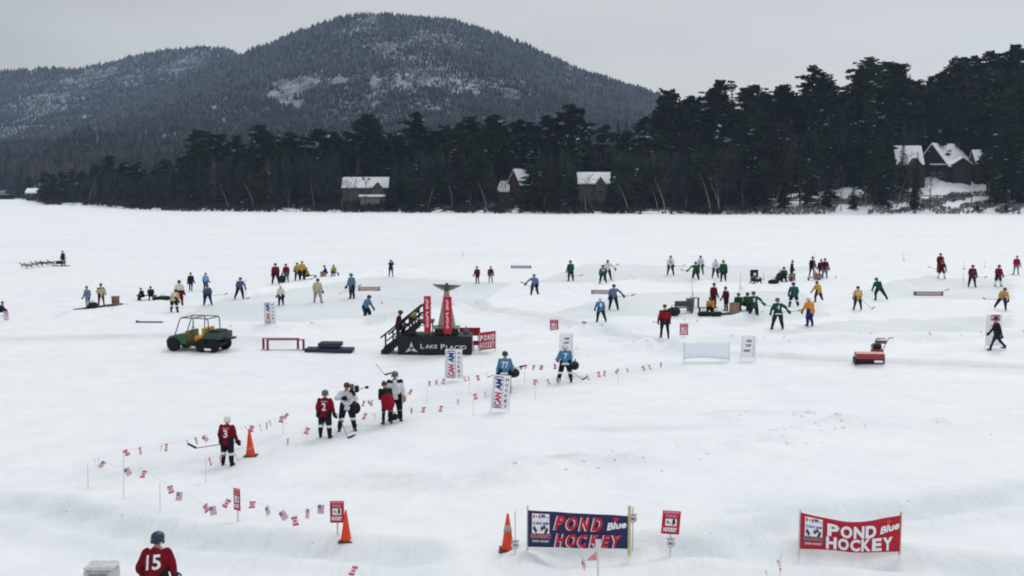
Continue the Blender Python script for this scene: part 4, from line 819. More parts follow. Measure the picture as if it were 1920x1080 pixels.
def assemble(s):
    J = s['J']; g_ = foot(s['px'], s['feet']); z = s.get('z')
    if z is not None:     # stands on something: same row, raised feet
        Y = STAIR_Y+s['yoff']; q = onY(s['px'], s['feet'], Y); loc = Vector((q.x, Y, q.z)); k = FPX/Y
    else: loc = g_; k = FPX/g_.y
    hm = (s['feet']-s['head'])/k*1.01; sc = min(1.24 if s.get('num') == '15' else 1.16, max(.8, hm/(J['top']+.01))); s['sc'] = sc; s['loc'] = loc
    e = empty('person', loc, s['face'], label=s['label'], cat='person', group=G_, scale=sc)
    Mw = Matrix.Translation(loc) @ rzm(s['face']) @ Matrix.Scale(sc, 4); s['Mw'] = Mw
    me = s['body']; me.materials.append(SK); link_mesh('body', me, e)
    top = s['jersey']; top.materials.append(C[s['top']]); Ti = np.array(J['T'].inverted()); c = centers(top); lc = c @ Ti[:3, :3].T+Ti[:3, 3]; mi = np.zeros(len(c), np.int32)
    tr = np.linalg.norm(c[:, :2], axis=1) < 9
    if s.get('stripe'):
        top.materials.append(C['wht']); band = (lc[:, 2] > -.125) & (lc[:, 2] < -.06); mi[band] = 1
    if s.get('yoke') or s.get('yoke2') or s.get('cape'):
        top.materials.append(C['black']); ix = len(top.materials)-1; mi[(lc[:, 2] > (.42 if not s.get('cape') else .2)) & (np.abs(lc[:, 0]) > (.07 if s.get('yoke') else -1))] = ix
    if s['top'] == 'cream' and s.get('legs') == 'maroon': top.materials.append(C['maroon']); mi[lc[:, 2] < .12] = len(top.materials)-1
    top.polygons.foreach_set('material_index', mi); crumple(top, .016 if s.get('fine') else .013); to = link_mesh('jersey' if s['shoe'] == 'skate' else 'jacket', top, e)
    tg = s['trousers']; tg.materials.append(C[s['legs']]); c = centers(tg); mi = np.zeros(len(c), np.int32)
    if s.get('sock'): tg.materials.append(C['wht']); mi[(c[:, 2] > .40) & (c[:, 2] < .50)] = 1
    if s.get('wsock'): tg.materials.append(C['wht']); mi[(c[:, 2] < .46)] = 1
    tg.polygons.foreach_set('material_index', mi); crumple(tg, .013); link_mesh('trousers', tg, e)
    kind, col = s['hat']; hm_ = HM[col]; h = link_mesh({'helmet': 'helmet', 'cap': 'cap', 'beanie': 'woolly_hat', 'hair': 'hair'}[kind], helmet_mesh(kind, hm_, col), e); h.matrix_local = J['H'] @ Matrix.Translation((0, 0, .015))
    gm = {'black': C['black'], 'navy': C['navy'], 'green': C['green'], 'skin': SK, 'red': C['red']}[s['gl']]; f_ = 1.45 if s['shoe'] == 'skate' else 1.15
    for i in (0, 1):
        q = J['hd', i].to_track_quat('-Z', 'X'); o = link_mesh('glove', glove_mesh(gm, s['gl']), e); o.matrix_local = Matrix.Translation(J['wr', i]+J['hd', i]*.03) @ q.to_matrix().to_4x4() @ Matrix.Scale(f_, 4)
        o = link_mesh('skate' if s['shoe'] == 'skate' else 'boot', skate_mesh(C['black'] if s['shoe'] == 'skate' else HM['black'], s['shoe'], s['shoe'] == 'skate'), e); o.matrix_local = Matrix.Translation(J['ankle', i]) @ rzm((-1 if i else 1)*12)
    if s.get('fine'):
        b = MB(); 
        for sg in (-1, 1): b.ell((sg*.031,-.092,.012), .012, .008, .008, 8, 5, SKD, J['H'])
        b.build('eyes', e, True)
        if s.get('smile'): b = MB(); b.ell((0,-.098,-.062), .026, .008, .005, 8, 5, SKD, J['H']); b.build('mouth', e, True)
    bvh = BVHTree.FromPolygons([v.co[:] for v in top.vertices], [p.vertices[:] for p in top.polygons])
    def decal(txt, w_, h_, zc, back, m, nm, bold=.02):
        vs, fs = finer(*text_mesh(txt, bold)); mb = MB(); o = []; T = J['T']; dv = (T.to_3x3() @ Vector((0, -1 if back else 1, 0))).normalized()
        for a, b_, _ in vs:
            x = (a-.5)*w_*(-1 if back else 1); st = T @ Vector((x, .6 if back else -.6, zc+(b_-.5)*h_)); hit = bvh.ray_cast(st, dv, 1.2)[0]
            o.append((hit or st+dv*.45)-dv*.014)
        mb.add(o, fs, m); mb.build(nm, e)
    if s.get('num'): w_, h_ = s.get('nsize', (.13*len(s['num']), .25)); decal(s['num'], w_, h_, .22 if s.get('bar') else .26, True, WHITEN, 'number')
    if s.get('bar'): decal('ıııııı' if False else 'HHHHHH', .24, .05, .41, True, cm('name_pale', 196, 150, 158), 'name_patch', bold=.06)
    if s.get('fnum'): decal(s['fnum'], .2, .16, .24, False, cm('crest_grey', 96, 104, 130), 'crest')
    if s.get('stick'):
        bx, by, i = s['stick']; tip = onY(bx, by, loc.y-.15); hand = Mw @ (J['wr', i]+J['hd', i]*.1); 
        d = tip-hand; Ls = 1.5*sc; t0 = hand-d.normalized()*max(.12, Ls-d.length) if d.length < Ls else hand-d.normalized()*.12
        stick(t0, tip, hand, s)
SHAFT = cm('stick_shaft', 120, 112, 100, rough=.4); TAPE = cm('black_tape', 24, 24, 26)
def stick(a, b_, hand, s=None, label=None, long=None):
    a, b_ = Vector(a), Vector(b_); M = Matrix.Translation(b_); ax = (b_-a); Ln = ax.length; ax.normalize()
    e = empty('hockey_stick', b_, 0, label=label or 'hockey stick held by the '+s['label'].replace('person ', 'player ', 1), cat='hockey stick', group='hockey sticks')
    l_ = e['label'].split()
    if len(l_) > 16: l_ = l_[:16]
    while l_[-1] in ('a', 'the', 'and', 'with', 'of', 'to', 'in', 'at', 'by', 'on', 'held', 'out', 'behind', 'beside', 'between', 'left', 'one', 'dark', 'white', 'light', 'upright,', 'big', 'number'): l_ = l_[:-1]
    e['label'] = ' '.join(l_).rstrip(',')
    MB().tube(tuple(-ax*(Ln)), (0,0,0), .016, .016, 6, SHAFT).tube(tuple(-ax*Ln), tuple(-ax*(Ln-.14)), .02, .02, 6, TAPE).build('shaft', e)
    side = Vector((1 if ax.x > 0 else -1, 0, 0)); side = (side-ax*side.dot(ax)*.4+Vector((0,0,.25))).normalized(); bl = side*.3; up = Vector((0, 0, 1)).cross(side).cross(side).normalized()*-.035
    n_ = side.cross(up).normalized()*.008; vs = [-up-n_, -up+n_, up+n_, up-n_]; vs += [bl*.6+v for v in vs]+[bl+v*.8+Vector((0, -.03, .02)) for v in vs[:4]]
    fs = [(3,2,1,0),(8,9,10,11)]+[(i+k*4, (i+1) % 4+k*4, (i+1) % 4+4+k*4, i+4+k*4) for k in (0, 1) for i in range(4)]
    MB().add(vs, fs, TAPE).build('blade', e)
STAIR_Y = 57.6
build_people()
for s in PEOPLE: assemble(s)
# ================================================================== props on the ice
RED = cm('banner_red', 178, 34, 56, rough=.6, var=.05, spec=.2); NAVYB = cm('banner_navy', 36, 40, 84, rough=.55, var=.06); WHT = cm('print_white', 234, 235, 240, rough=.7, var=.03)
REDL = cm('letter_red', 190, 36, 62, rough=.6, var=.05); INK = cm('print_ink', 52, 52, 68, rough=.7); INKB = cm('print_blue', 44, 62, 130); PINK = cm('faded_pink', 214, 130, 146); GREYP = cm('print_grey', 150, 152, 164)
BLK = cm('black_painted_wood', 26, 26, 33, rough=.6, var=.2, scale=4); STEEL = cm('brushed_steel', 108, 112, 112, rough=.35, metal=.6, var=.1); BEIGE = cm('beige_tower_panel', 158, 156, 142, rough=.6, var=.08, scale=3)
STAKE = cm('pale_stake', 200, 204, 200, rough=.6); ORANGE = cm('cone_orange', 214, 66, 40, rough=.5, var=.08); ORD = cm('cone_base', 88, 52, 36, rough=.7); CARD = cm('cardboard_brown', 142, 112, 98, var=.15); GEAR = cm('gear_bag_black', 24, 25, 30, rough=.7, var=.3)
def base(px, py): return foot(px, py)
def thing(name, px, py, label, cat, group=None, rz=0):
    p = base(px, py); e = empty(name, p, rz, label, cat, group); return e, p, FPX/(p.y)      # third value: pixels per metre there
# ---- cauldron stand -------------------------------------------------
ST, p, k = thing('cauldron_stand', 815, 666, 'black platform lettered LAKE PLACID with stairs and pedestal under the cauldron', 'platform'); SY = p.y
def lx(px): return (px-815)/k
def lz(py): return (666-py)/k
b = MB().box(lx(745), lx(885), 0, 2.0, 0, lz(632), BLK).build('base', ST)
MB().box(lx(745)-.03, lx(885)+.03, -.03, 2.03, lz(632)+.003, lz(632)+.05, BLK).build('deck', ST)
MB().bevbox(lx(814), lx(858), .35, 1.6, lz(632)+.054, lz(618), .02, BLK).build('pedestal', ST)
t = MB(); put_text(t, 'L', lx(788.5), lx(795), lz(653), lz(644.5), -.012, WHT, .0); put_text(t, 'AKE', lx(797.5), lx(820), lz(653), lz(646), -.012, WHT, .0)
put_text(t, 'P', lx(827), lx(834.5), lz(654), lz(645), -.012, WHT, .0); put_text(t, 'LACID', lx(837), lx(875), lz(655), lz(647.5), -.012, WHT, .0); t.build('lettering', ST)
t = MB(); cx, cz = lx(771), lz(653)
for a in (90, 212, 328):
    d = Vector((math.cos(R(a)), 0, math.sin(R(a)))); n_ = Vector((-d.z, 0, d.x)); c0 = Vector((cx, -.012, cz)); L_ = .37 if a == 90 else .40
    for s_ in (-1, 1): t.add([c0+d*.07+n_*s_*.02, c0+d*.10+n_*s_*.085, c0+d*L_], [(0,1,2)], WHT)
for a in (0, 120, 240): d = Vector((math.cos(R(a+30)), 0, math.sin(R(a+30)))); t.add([Vector((cx,-.013,cz))+d*.03, Vector((cx+.03,-.013,cz))+d*.1, Vector((cx-.03,-.013,cz))+d*.1], [(0,1,2)], WHT)
t.build('emblem', ST)
# stairs climbing to a small landing
x0s, x1s = lx(712), lx(786); top = lz(603); ns = 10
stp = MB()
for i in range(ns): x = x0s+.12+(x1s-x0s)*i/ns; z = top*(i+.7)/ns; stp.box(x, x+(x1s-x0s)/ns*1.15, .35, 1.45, z-.06, z, BLK)
stp.build('steps', ST)
for y in (.27, 1.46):
    M_ = MB(); M_.add([(x0s,y,-.02),(x0s+.35,y,-.02),(x1s,y,top-.32),(x1s,y,top+.02),(x0s,y,.22),(x0s,y+.07,-.02),(x0s+.35,y+.07,-.02),(x1s,y+.07,top-.32),(x1s,y+.07,top+.02),(x0s,y+.07,.22)],
        [(0,1,2,3,4),(9,8,7,6,5),(0,5,6,1),(1,6,7,2),(3,8,9,4),(4,9,5,0),(2,7,8,3)], BLK); M_.build('stringer', ST)
MB().box(x1s+.003, lx(812), .27, 1.5, top-.1, top, BLK).build('landing', ST)
for i, (y, dx) in enumerate(((.2, 0), (1.54, .28))):
    r_ = MB(); a = Vector((lx(712)+dx, y, lz(634))); b_ = Vector((lx(791)+dx*.5, y, lz(570))); r_.tube(a, b_, .055, .055, 6, BLK); o = Vector((0, 0, -.42)); r_.tube(a+o*.6+Vector((.35,0,.1)), b_+o, .045, .045, 6, BLK); r_.build('handrail', ST)
    for f in (.12, .42, .70, .93): q = a.lerp(b_, f); MB().box(q.x-.045, q.x+.045, y-.045, y+.045, max(0, q.z-1.15), q.z-.02, BLK).build('rail_post', ST)
for x in (lx(797), lx(803), lx(811)): MB().box(x-.03, x+.03, .3, .36, lz(632)+.052, top-.11 if x < lx(812) else top, BLK).build('leg', ST)
MB().tube((lx(786), .3, lz(592)), (lx(806), .3, lz(592)), .03, .03, 6, BLK).tube((lx(786), .3, lz(611)), (lx(830), .3, lz(611)), .02, .02, 6, BLK).build('cross_rail', ST)
# cauldron: tapering tower and dish
cc = empty('cauldron', (p.x+lx(836), SY+1.0, p.z+lz(617.5)), 0, 'steel dish cauldron on a tall tapering beige tower', 'cauldron')
kz = k*SY/(SY+1.0); H_ = (617-549)/kz
MB().lathe([(.60,0),(.60,.04),(.16,H_),(.15,H_+.12)], 4, BEIGE, rzm(45) @ Matrix.Diagonal((1.12,1.12,1,1))).build('tower', cc)
MB().box(-.72, .72, -.62, .62, -.003, .035, STEEL).build('base_plate', cc)
dsh = MB().lathe([(.12,0),(.20,.03),(.45,.14),(.70,.27),(.79,.34),(.80,.36),(.76,.35),(.42,.2),(.12,.12),(.01,.1)], 24, STEEL).build('dish', cc, True); dsh.location = (0, 0, H_+.02); dsh.rotation_euler = (R(-4), R(2.5), 0)
MB().lathe([(.07,.1),(.1,.3),(.08,.42),(.02,.46)], 10, BLK).build('burner', dsh)
# tall red banners LAKE PLACID
def tall_banner(x0, x1, z0, z1, y, label, legs):
    e = empty('vertical_banner', (p.x+(x0+x1)/2, SY+y, p.z+z0), 0, label, 'banner', 'tall red banners'); w_ = (x1-x0)/2; h_ = z1-z0
    MB().box(-w_, w_, 0, .05, 0, h_, RED).build('panel', e); t = MB(); n = 11; 
    for i, ch in enumerate('LAKE PLACID'):
        if ch == ' ': continue
        zc = h_*.90-(h_*.72)*i/(n-1); put_text(t, ch, -.07 if ch != 'I' else -.02, .07 if ch != 'I' else .02, zc-.07, zc+.055, -.008, WHT, .02)
    t.build('lettering', e)
    q = MB()
    for s_ in (-.09, .09): q.tube((s_, .03, 0), (s_*2.1, .1, -legs), .022, .022, 6, STEEL)
    q.tube((w_*.9, .03, h_*.8), (w_+.06, .03, h_*.8), .02, .02, 5, STEEL); q.build('stand', e)
tall_banner(lx(795), lx(808), lz(623), lz(554), .15, 'left red vertical banner lettered LAKE PLACID beside the stairs', .24)
tall_banner(lx(832), lx(847.5), lz(625), lz(555), .06, 'right red vertical banner lettered LAKE PLACID in front of the tower', .18)
# red boards right of the platform
def board(px0, px1, py0, py1, y, label, m=None, rz=0):
    e = empty('red_board', (p.x+lx((px0+px1)/2), SY+y, p.z+lz(py1)), rz, label, 'board', 'red boards by the platform'); w_ = (px1-px0)/2/k
    MB().bevbox(-w_, w_, 0, .04, 0, (py1-py0)/k, .008, m or cm('board_red', 150, 26, 44, rough=.6)).build('panel', e); q = MB()
    for s_ in (-.8, .8): q.box(s_*w_-.02, s_*w_+.02, .045, .08, -lz(py1)+.0, (py1-py0)/k, BLK)
    q.build('leg', e)
board(858, 899, 624, 640, 2.3, 'upper plain red board behind the right end of the black platform')
board(885.5, 900, 648, 657, 1.9, 'small low red board between the platform and the red banner')
g_ = empty('gas_heater', (p.x+lx(873), SY+1.2, p.z+lz(632)+.05), 0, 'small grey box with a knob on the platform corner', 'box'); MB().bevbox(-.15, .15, -.1, .1, 0, .25, .03, STEEL).build('case', g_); MB().tube((0,0,.25), (0,0,.42), .03, .02, 8, BLK).build('knob', g_)
# ---- sponsor panel picture (two small flags, dark players, strip) ---
def emblem(t, x0, x1, z0, z1, y, fn=None):
    def X(a): return x0+(x1-x0)*a
    def Z(a): return z0+(z1-z0)*a
    def q(a, b_, c_, d_, m, dy=0):
        vs = [(X(a), y-dy, Z(c_)), (X(b_), y-dy, Z(c_)), (X(b_), y-dy, Z(d_)), (X(a), y-dy, Z(d_))]; t.add([fn(*v) for v in vs] if fn else vs, [(0,1,2,3)], m)
    q(.1,.9,.3,1,WHT); q(.14,.22,.84,.96,REDL,.003); q(.40,.48,.84,.96,REDL,.003); q(.28,.34,.87,.93,REDL,.003); q(.52,.7,.9,.97,INKB,.003); q(.52,.88,.86,.89,PINK,.003)
    put_text(t, 'CAN AM', X(.14), X(.86), Z(.62), Z(.72), y-.003, INKB, .03, 0, fn)
    for (a, b_) in ((.2,.5), (.27,.42), (.55,.5), (.66,.55), (.78,.46), (.72,.36)):
        vs = [(X(a+dx), y-.003, Z(b_+dz)) for dx, dz in ((-.06,-.06),(.03,-.1),(.07,.0),(.0,.08),(-.04,.04))]; t.add([fn(*v) for v in vs] if fn else vs, [(0,1,2,3,4)], INK)
    q(0,1,.13,.31,cm('emblem_strip', 96, 76, 92),.004); put_text(t, 'CLASSIC', X(.06), X(.94), Z(.16), Z(.28), y-.008, PINK, .02, 0, fn); put_text(t, 'POND HOCKEY', X(.12), X(.9), Z(.0), Z(.08), y-.003, WHT, .02, 0, fn)
def leafshape(t, cx, cz, s, y, m, fn=None):
    pts = [(0,1),(.18,.55),(.42,.68),(.36,.3),(.9,.42),(.7,.12),(.95,-.1),(.4,-.3),(.45,-.5),(.05,-.4),(.05,-.9),(-.05,-.9),(-.05,-.4),(-.45,-.5),(-.4,-.3),(-.95,-.1),(-.7,.12),(-.9,.42),(-.36,.3),(-.42,.68),(-.18,.55)]
    vs = [(cx+a*s, y, cz+b_*s) for a, b_ in pts]; vs.append((cx, y, cz)); n = len(pts); vs = [fn(*v) for v in vs] if fn else vs; t.add(vs, [(i, (i+1) % n, n) for i in range(n)], m)
def grid_panel(w_, h_, fn, m, th=.012, nx=40, nz=10):
    b = MB(); vs = []
    for s_ in (0, 1):
        for j in range(nz+1):
            for i in range(nx+1): x, y, z = fn(w_*(i/nx), s_*th, h_*(j/nz)); vs.append((x, y, z))
    fs = []; o = (nx+1)*(nz+1)
    for j in range(nz):
        for i in range(nx): a = j*(nx+1)+i; fs += [(a, a+1, a+nx+2, a+nx+1), (o+a, o+a+nx+1, o+a+nx+2, o+a+1)]
    for i in range(nx): fs += [(i, o+i, o+i+1, i+1), (nz*(nx+1)+i, nz*(nx+1)+i+1, o+nz*(nx+1)+i+1, o+nz*(nx+1)+i)]
    for j in range(nz): a = j*(nx+1); fs += [(a, a+nx+1, o+a+nx+1, o+a), (a+nx, o+a+nx, o+a+2*nx+1, a+2*nx+1)]
    return b.add(vs, fs, m)
def pond_banner(px0, px1, pyt0, pyt1, pyb0, pyb1, foot0, foot1, fn0, mp, ml, label, posts, blue_m, sag=0):
    e, q, k = thing('sponsor_banner', px0, foot0, label, 'banner', 'wide sponsor banners'); W_ = (px1-px0)/k; zb0 = (foot0-pyb0)/k; zb1 = (foot0-pyb1)/k; zt0 = (foot0-pyt0)/k; zt1 = (foot0-pyt1)/k; Hh = zt0-zb0
    def fn(x, y, z):
        f = x/W_; s_ = math.sin(math.pi*min(1, max(0, f))); zb = zb0+(zb1-zb0)*f+sag*.16*math.sin(2*math.pi*min(1, max(0, f)))*.6; zt = zt0+(zt1-zt0)*f-sag*s_
        return (x, y+.05*math.sin(f*9)*s_*(1 if sag else .3)-sag*.6*s_+.008*math.sin(x*9+z*2), zb+(zt-zb)*z/Hh)
    cloth_ = grid_panel(W_, Hh, fn, mp).build('cloth', e, True); t = MB()
    emblem(t, W_*.018, W_*.235, Hh*.14, Hh*.93, -.018, fn)
    def row(s, x0, x1, z0, z1, m, y, sh):
        n = len(s); w1 = (x1-x0)/n
        for i, ch in enumerate(s): put_text(t, ch, x0+i*w1+.01, x0+(i+.93)*w1, z0, z1, y-.012, m, .045, sh, fn)
    big = sag == 0; sh_ = .3 if big else .0
    if big:
        row('POND', W_*.245, W_*.745, Hh*.50, Hh*.90, WHT, -.018, sh_); row('HOCKEY', W_*.255, W_*.945, Hh*.02, Hh*.40, WHT, -.018, sh_)
        row('POND', W_*.255, W_*.755, Hh*.515, Hh*.915, ml, -.026, sh_); row('HOCKEY', W_*.265, W_*.955, Hh*.035, Hh*.415, ml, -.026, sh_)
    else: row('POND', W_*.255, W_*.755, Hh*.46, Hh*.86, ml, -.018, sh_); row('HOCKEY', W_*.245, W_*.93, Hh*.05, Hh*.44, ml, -.018, sh_)
    bf = lambda x, y, z: fn(x, y, z+(x-W_*.87)*.22)
    put_text(t, 'Blue', W_*.79, W_*.985, Hh*.58, Hh*.80, -.02, blue_m, .04, .15, bf); leafshape(t, W_*.88, Hh*.88, Hh*.10, -.019, REDL if big else cm('leaf_orange', 206, 70, 50), fn)
    t.build('lettering', e)
    for i, (x, za, zb, m, r_) in enumerate(posts): MB().box(x*W_-r_, x*W_+r_, .03, .03+2*r_, -.15, za, m).build('post', e)
    return e, W_, Hh, k
WOODP = cm('fresh_wood_post', 200, 184, 140, var=.1)
eb, WB, HB, kb = pond_banner(990, 1182, 953, 964, 1025, 1029, 1033, 1033, None, NAVYB, REDL, 'navy banner reading POND HOCKEY in red letters between wooden posts', [(0-.004, 1.13, 0, STAKE, .022), (1.018, 1.11, 0, WOODP, .035)], WHT)
pond_banner(1500, 1692, 957, 962, 1029, 1034, 1037, 1047, None, RED, WHT, 'red banner reading POND HOCKEY in white, sagging between two posts', [(0-.004, 1.08, 0, STAKE, .018), (1.008, 1.02, 0, WOODP, .022)], WHT, sag=.16)
# small far banner beside the platform, turned
e = empty('sponsor_banner', (p.x+lx(899), SY+.9, p.z), 8, 'small tilted red and white POND HOCKEY banner at the platform end', 'banner', 'wide sponsor banners'); w_ = 31/k
fb = lambda x, y, z: (x, y+.03*math.sin(x*6), .12+z+.12*x)
grid_panel(w_, .98, fb, RED, nx=10, nz=4).build('cloth', e, True); t = MB()
for s_, z0, z1 in (('POND', .5, .82), ('HOCKEY', .08, .42)):
    for i, ch in enumerate(s_): put_text(t, ch, .03+i*w_*.95/len(s_), (i+.93)*w_*.95/len(s_), z0, z1, -.02, WHT, .04, .1, fb)
t.build('lettering', e)
for x in (0, w_): MB().tube((x, .03, -.1), (x, .03, 1.1+.12*x), .022, .022, 6, STAKE).build('post', e)
# ---- pale blank banner ----------------------------------------------
e, q, k_ = thing('blank_banner', 1282, 678, 'blank pale blue banner stretched between two thin posts', 'banner'); W_ = 86/k_
fb = lambda x, y, z: (x, y+.04*math.sin(x*3), z+.08*math.sin(x*1.5)*(1 if z < .3 else .0))
grid_panel(W_, .85, fb, cm('pale_blue_sheet', 236, 240, 250, rough=.7, var=.03), nx=16, nz=4).build('cloth', e, True).location = (0, 0, .12)
for x in (0, W_): MB().tube((x, .04, -.1), (x, .04, 1.02), .018, .018, 6, STAKE).build('post', e)
# ---- upright sponsor banners ----------------------------------------
def upright(px, pyb, wpx, hpx, label, kind, tilt=0, leg=None, rz=0):
    e, q, k = thing('upright_banner', px, pyb, label, 'banner', 'upright banners', rz); W_, Hh = wpx/k/2, hpx/k; M = ry(tilt); z0 = .10
    e.location.z -= .0
    MB().bevbox(-W_, W_, 0, .03, z0, z0+Hh, .006, WHT, M).build('panel', e); t = MB()
    def f(x, y, z): v = M @ Vector((x, y, z)); return tuple(v)
    if kind == 'color':
        fr = [(-.86,.10),(-.86,.90),(-.74,.96),(.10,.96),(.22,.90),(.22,.10),(.10,.04),(-.74,.04)]
        for i in range(8):
            (a, b_), (c_, d_) = fr[i], fr[(i+1) % 8]; P1, P2 = Vector((a*W_, 0, z0+b_*Hh)), Vector((c_*W_, 0, z0+d_*Hh)); ctr = Vector((-.32*W_, 0, z0+.5*Hh))
            i1, i2 = P1.lerp(ctr, .0)+(ctr-P1).normalized()*.045, P2+(ctr-P2).normalized()*.045; t.add([f(v.x, -.004, v.z) for v in (P1, P2, i2, i1)], [(0,1,2,3)], INKB)
        put_text(t, 'CAN', -.70*W_, .06*W_, z0+.09*Hh, z0+.50*Hh, -.008, REDL, .05, .12, f, 90); put_text(t, 'AM', -.70*W_, .06*W_, z0+.55*Hh, z0+.90*Hh, -.008, INKB, .05, .12, f, 90)
        for i, ch in enumerate('HOCKEY'): zc = .92-.155*i; put_text(t, ch, .46*W_, .82*W_, z0+(zc-.09)*Hh, z0+zc*Hh, -.006, INK, .03, 0, f)
    elif kind == 'grey':
        for i, (zc, a, b_, s_) in enumerate(((.70,-.35,.45,'POND'), (.50,-.45,.4,'CUP'), (.26,-.7,.35,'HOCKEY'))): put_text(t, s_, a*W_, b_*W_, z0+zc*Hh, z0+(zc+.11)*Hh, -.008, INK, .05, .1, f)
        t.add([f(x*W_, -.005, z0+z*Hh) for x, z in ((.72,.02),(.78,.02),(.78,.98),(.72,.98))], [(0,1,2,3)], GREYP)
    elif kind == 'redtop':
        t.add([f(x*W_, -.005, z0+z*Hh) for x, z in ((-.55,.80),(.7,.80),(.7,.99),(-.55,.99))], [(0,1,2,3)], cm('faded_red', 150, 84, 100)); put_text(t, 'POND', -.45*W_, .6*W_, z0+.84*Hh, z0+.95*Hh, -.009, WHT, .03, 0, f)
        for z in (.62, .5): t.add([f(x*W_, -.005, z0+zz*Hh) for x, zz in ((-.6,z),(.2,z),(.2,z+.035),(-.6,z+.035))], [(0,1,2,3)], GREYP)
    t.build('lettering', e)
    for s_ in (-1, 1): a = M @ Vector((s_*W_, .045, z0+Hh)); b_ = M @ Vector((s_*W_, .045, z0)); MB().tube(tuple(a), (b_.x+s_*.03, .06, -.1), .018, .018, 6, STAKE).build('leg', e)
    return e
upright(851, 714, 31, 56, 'white upright banner reading CAN AM HOCKEY just below the black platform', 'color', tilt=0)
upright(936, 772, 32, 66, 'tilted white upright banner reading CAN AM HOCKEY in front of player 77', 'color', tilt=5)
upright(507, 621, 20, 42, 'far white upright banner with blue and red lettering above the red frame', 'color', tilt=-2).location.z += .35
upright(1402, 674, 25, 42, 'white upright banner with three dark words right of the blank banner', 'grey', tilt=2)
upright(1062, 668, 24, 40, 'white upright banner with grey print behind the number 7 player', 'grey')
upright(1863, 652, 28, 60, 'white upright banner with a faded red top behind the walking person', 'redtop')
# ---- small red signs on stakes --------------------------------------
def red_sign(px, py0, py1, wpx, foot_y, label, tilt=0, yaw=0, badge=False, stake=True, m=RED):
    e, q, k = thing('small_sign', px, foot_y, label, 'sign', 'small red signs'); W_ = wpx/k/2; z0 = (foot_y-py1)/k; z1 = (foot_y-py0)/k; zc = (z0+z1)/2; h_ = (z1-z0)/2
    M = Matrix.Translation((0,-.02,zc)) @ rzm(yaw) @ ry(tilt); e2 = MB().bevbox(-W_, W_, -.012, 0, -h_, h_, .004, m, M).build('panel', e); t = MB()
    def f(x, y, z): return tuple(M @ Vector((x, y, z)))
    def qd(a, b_, c_, d_, mm, y=-.016): t.add([f(a*W_, y, c_*h_), f(b_*W_, y, c_*h_), f(b_*W_, y, d_*h_), f(a*W_, y, d_*h_)], [(0,1,2,3)], mm)
    qd(-.85,.85,.80,.95,PINK); qd(-.62,.62,-.28,.32,WHT); put_text(t, 'POND', -.62*W_, .62*W_, .42*h_, .70*h_, -.018, PINK, .05, 0, f); put_text(t, 'HOCKEY', -.78*W_, .72*W_, -.78*h_, -.42*h_, -.018, WHT, .05, 0, f); qd(-.62,.62,.32,.38,INK,-.018)
    for (a, b_, s_) in ((.28,.14,.18),(.36,-.02,.12),(-.35,.05,.12),(-.1,-.08,.09),(.2,-.16,.1)): t.add([f((a+dx*s_)*W_, -.019, (b_+dz*s_)*h_) for dx, dz in ((-1,-1),(.4,-1.3),(1,.2),(.2,1.2),(-.7,.6))], [(0,1,2,3,4)], INK if s_ > .1 else GREYP)
    t.build('lettering', e)
    if stake: MB().box(-.02, .02, .003, .03, -.15, zc+h_*.5, STAKE).build('stake', e)
    if badge: badge_mesh(e, 0, .30*1 if badge is True else badge)
def badge_mesh(e, x, z, s=.11):
    b = MB(); b.tube((x, -.03, z), (x, -.015, z), s, s, 18, WHT); b.box(x-s, x+s, -.032, -.012, z+s*.95, z+s*1.25, GREYP); o = b.build('badge', e); t = MB()
    n = 20
    for i in range(n):
        a0, a1 = 2*math.pi*i/n, 2*math.pi*(i+1)/n; t.add([(x+s*c_*math.cos(a), -.034, z+s*c_*math.sin(a)) for a, c_ in ((a0,.9),(a1,.9),(a1,.72),(a0,.72))], [(0,1,2,3)], GREYP)
    put_text(t, '90', x-s*.5, x+s*.5, z-s*.4, z+s*.4, -.036, INK, .03); t.build('number', o)
red_sign(446, 912, 955, 19, 978, 'small red sign turned partly sideways, on the left flag line', yaw=-35)
red_sign(633, 935, 978, 27, 1008, 'small red sign partly hidden by the front left cone')
red_sign(1257, 953, 999, 35, 1034, 'small tilted red sign with a round badge below, right of the navy banner', tilt=4, badge=.21)
red_sign(1039, 599, 619, 16, 622, 'tiny square red sign far out below the blue-shirted players')
red_sign(1282, 606, 628, 16, 632, 'tiny pale red sign with a dark top beside the red jacket', m=cm('sign_pale_red', 196, 90, 108))
red_sign(1095, 602, 613, 9, 615, 'tiny grey and pink sign left of the bright blue player', m=cm('sign_grey_pink', 190, 168, 176))
red_sign(12, 583, 600, 10, 602, 'tiny faded pink sign at the left edge', m=cm('sign_faded', 206, 168, 176))
for px, py, h_, zb, lb in ((966, 1034, 1.0, .16, 'thin pale stake with a small round badge near its foot, beside the cone'), (1186, 1033, 1.12, .82, 'thin pale stake with a round badge at its top by the navy banner')):
    e, q, k_ = thing('badge_stake', px, py, lb, 'stake', 'stakes with round badges'); MB().box(-.016, .016, 0, .03, -.1, h_, STAKE).build('stake', e); badge_mesh(e, 0, zb, .10)
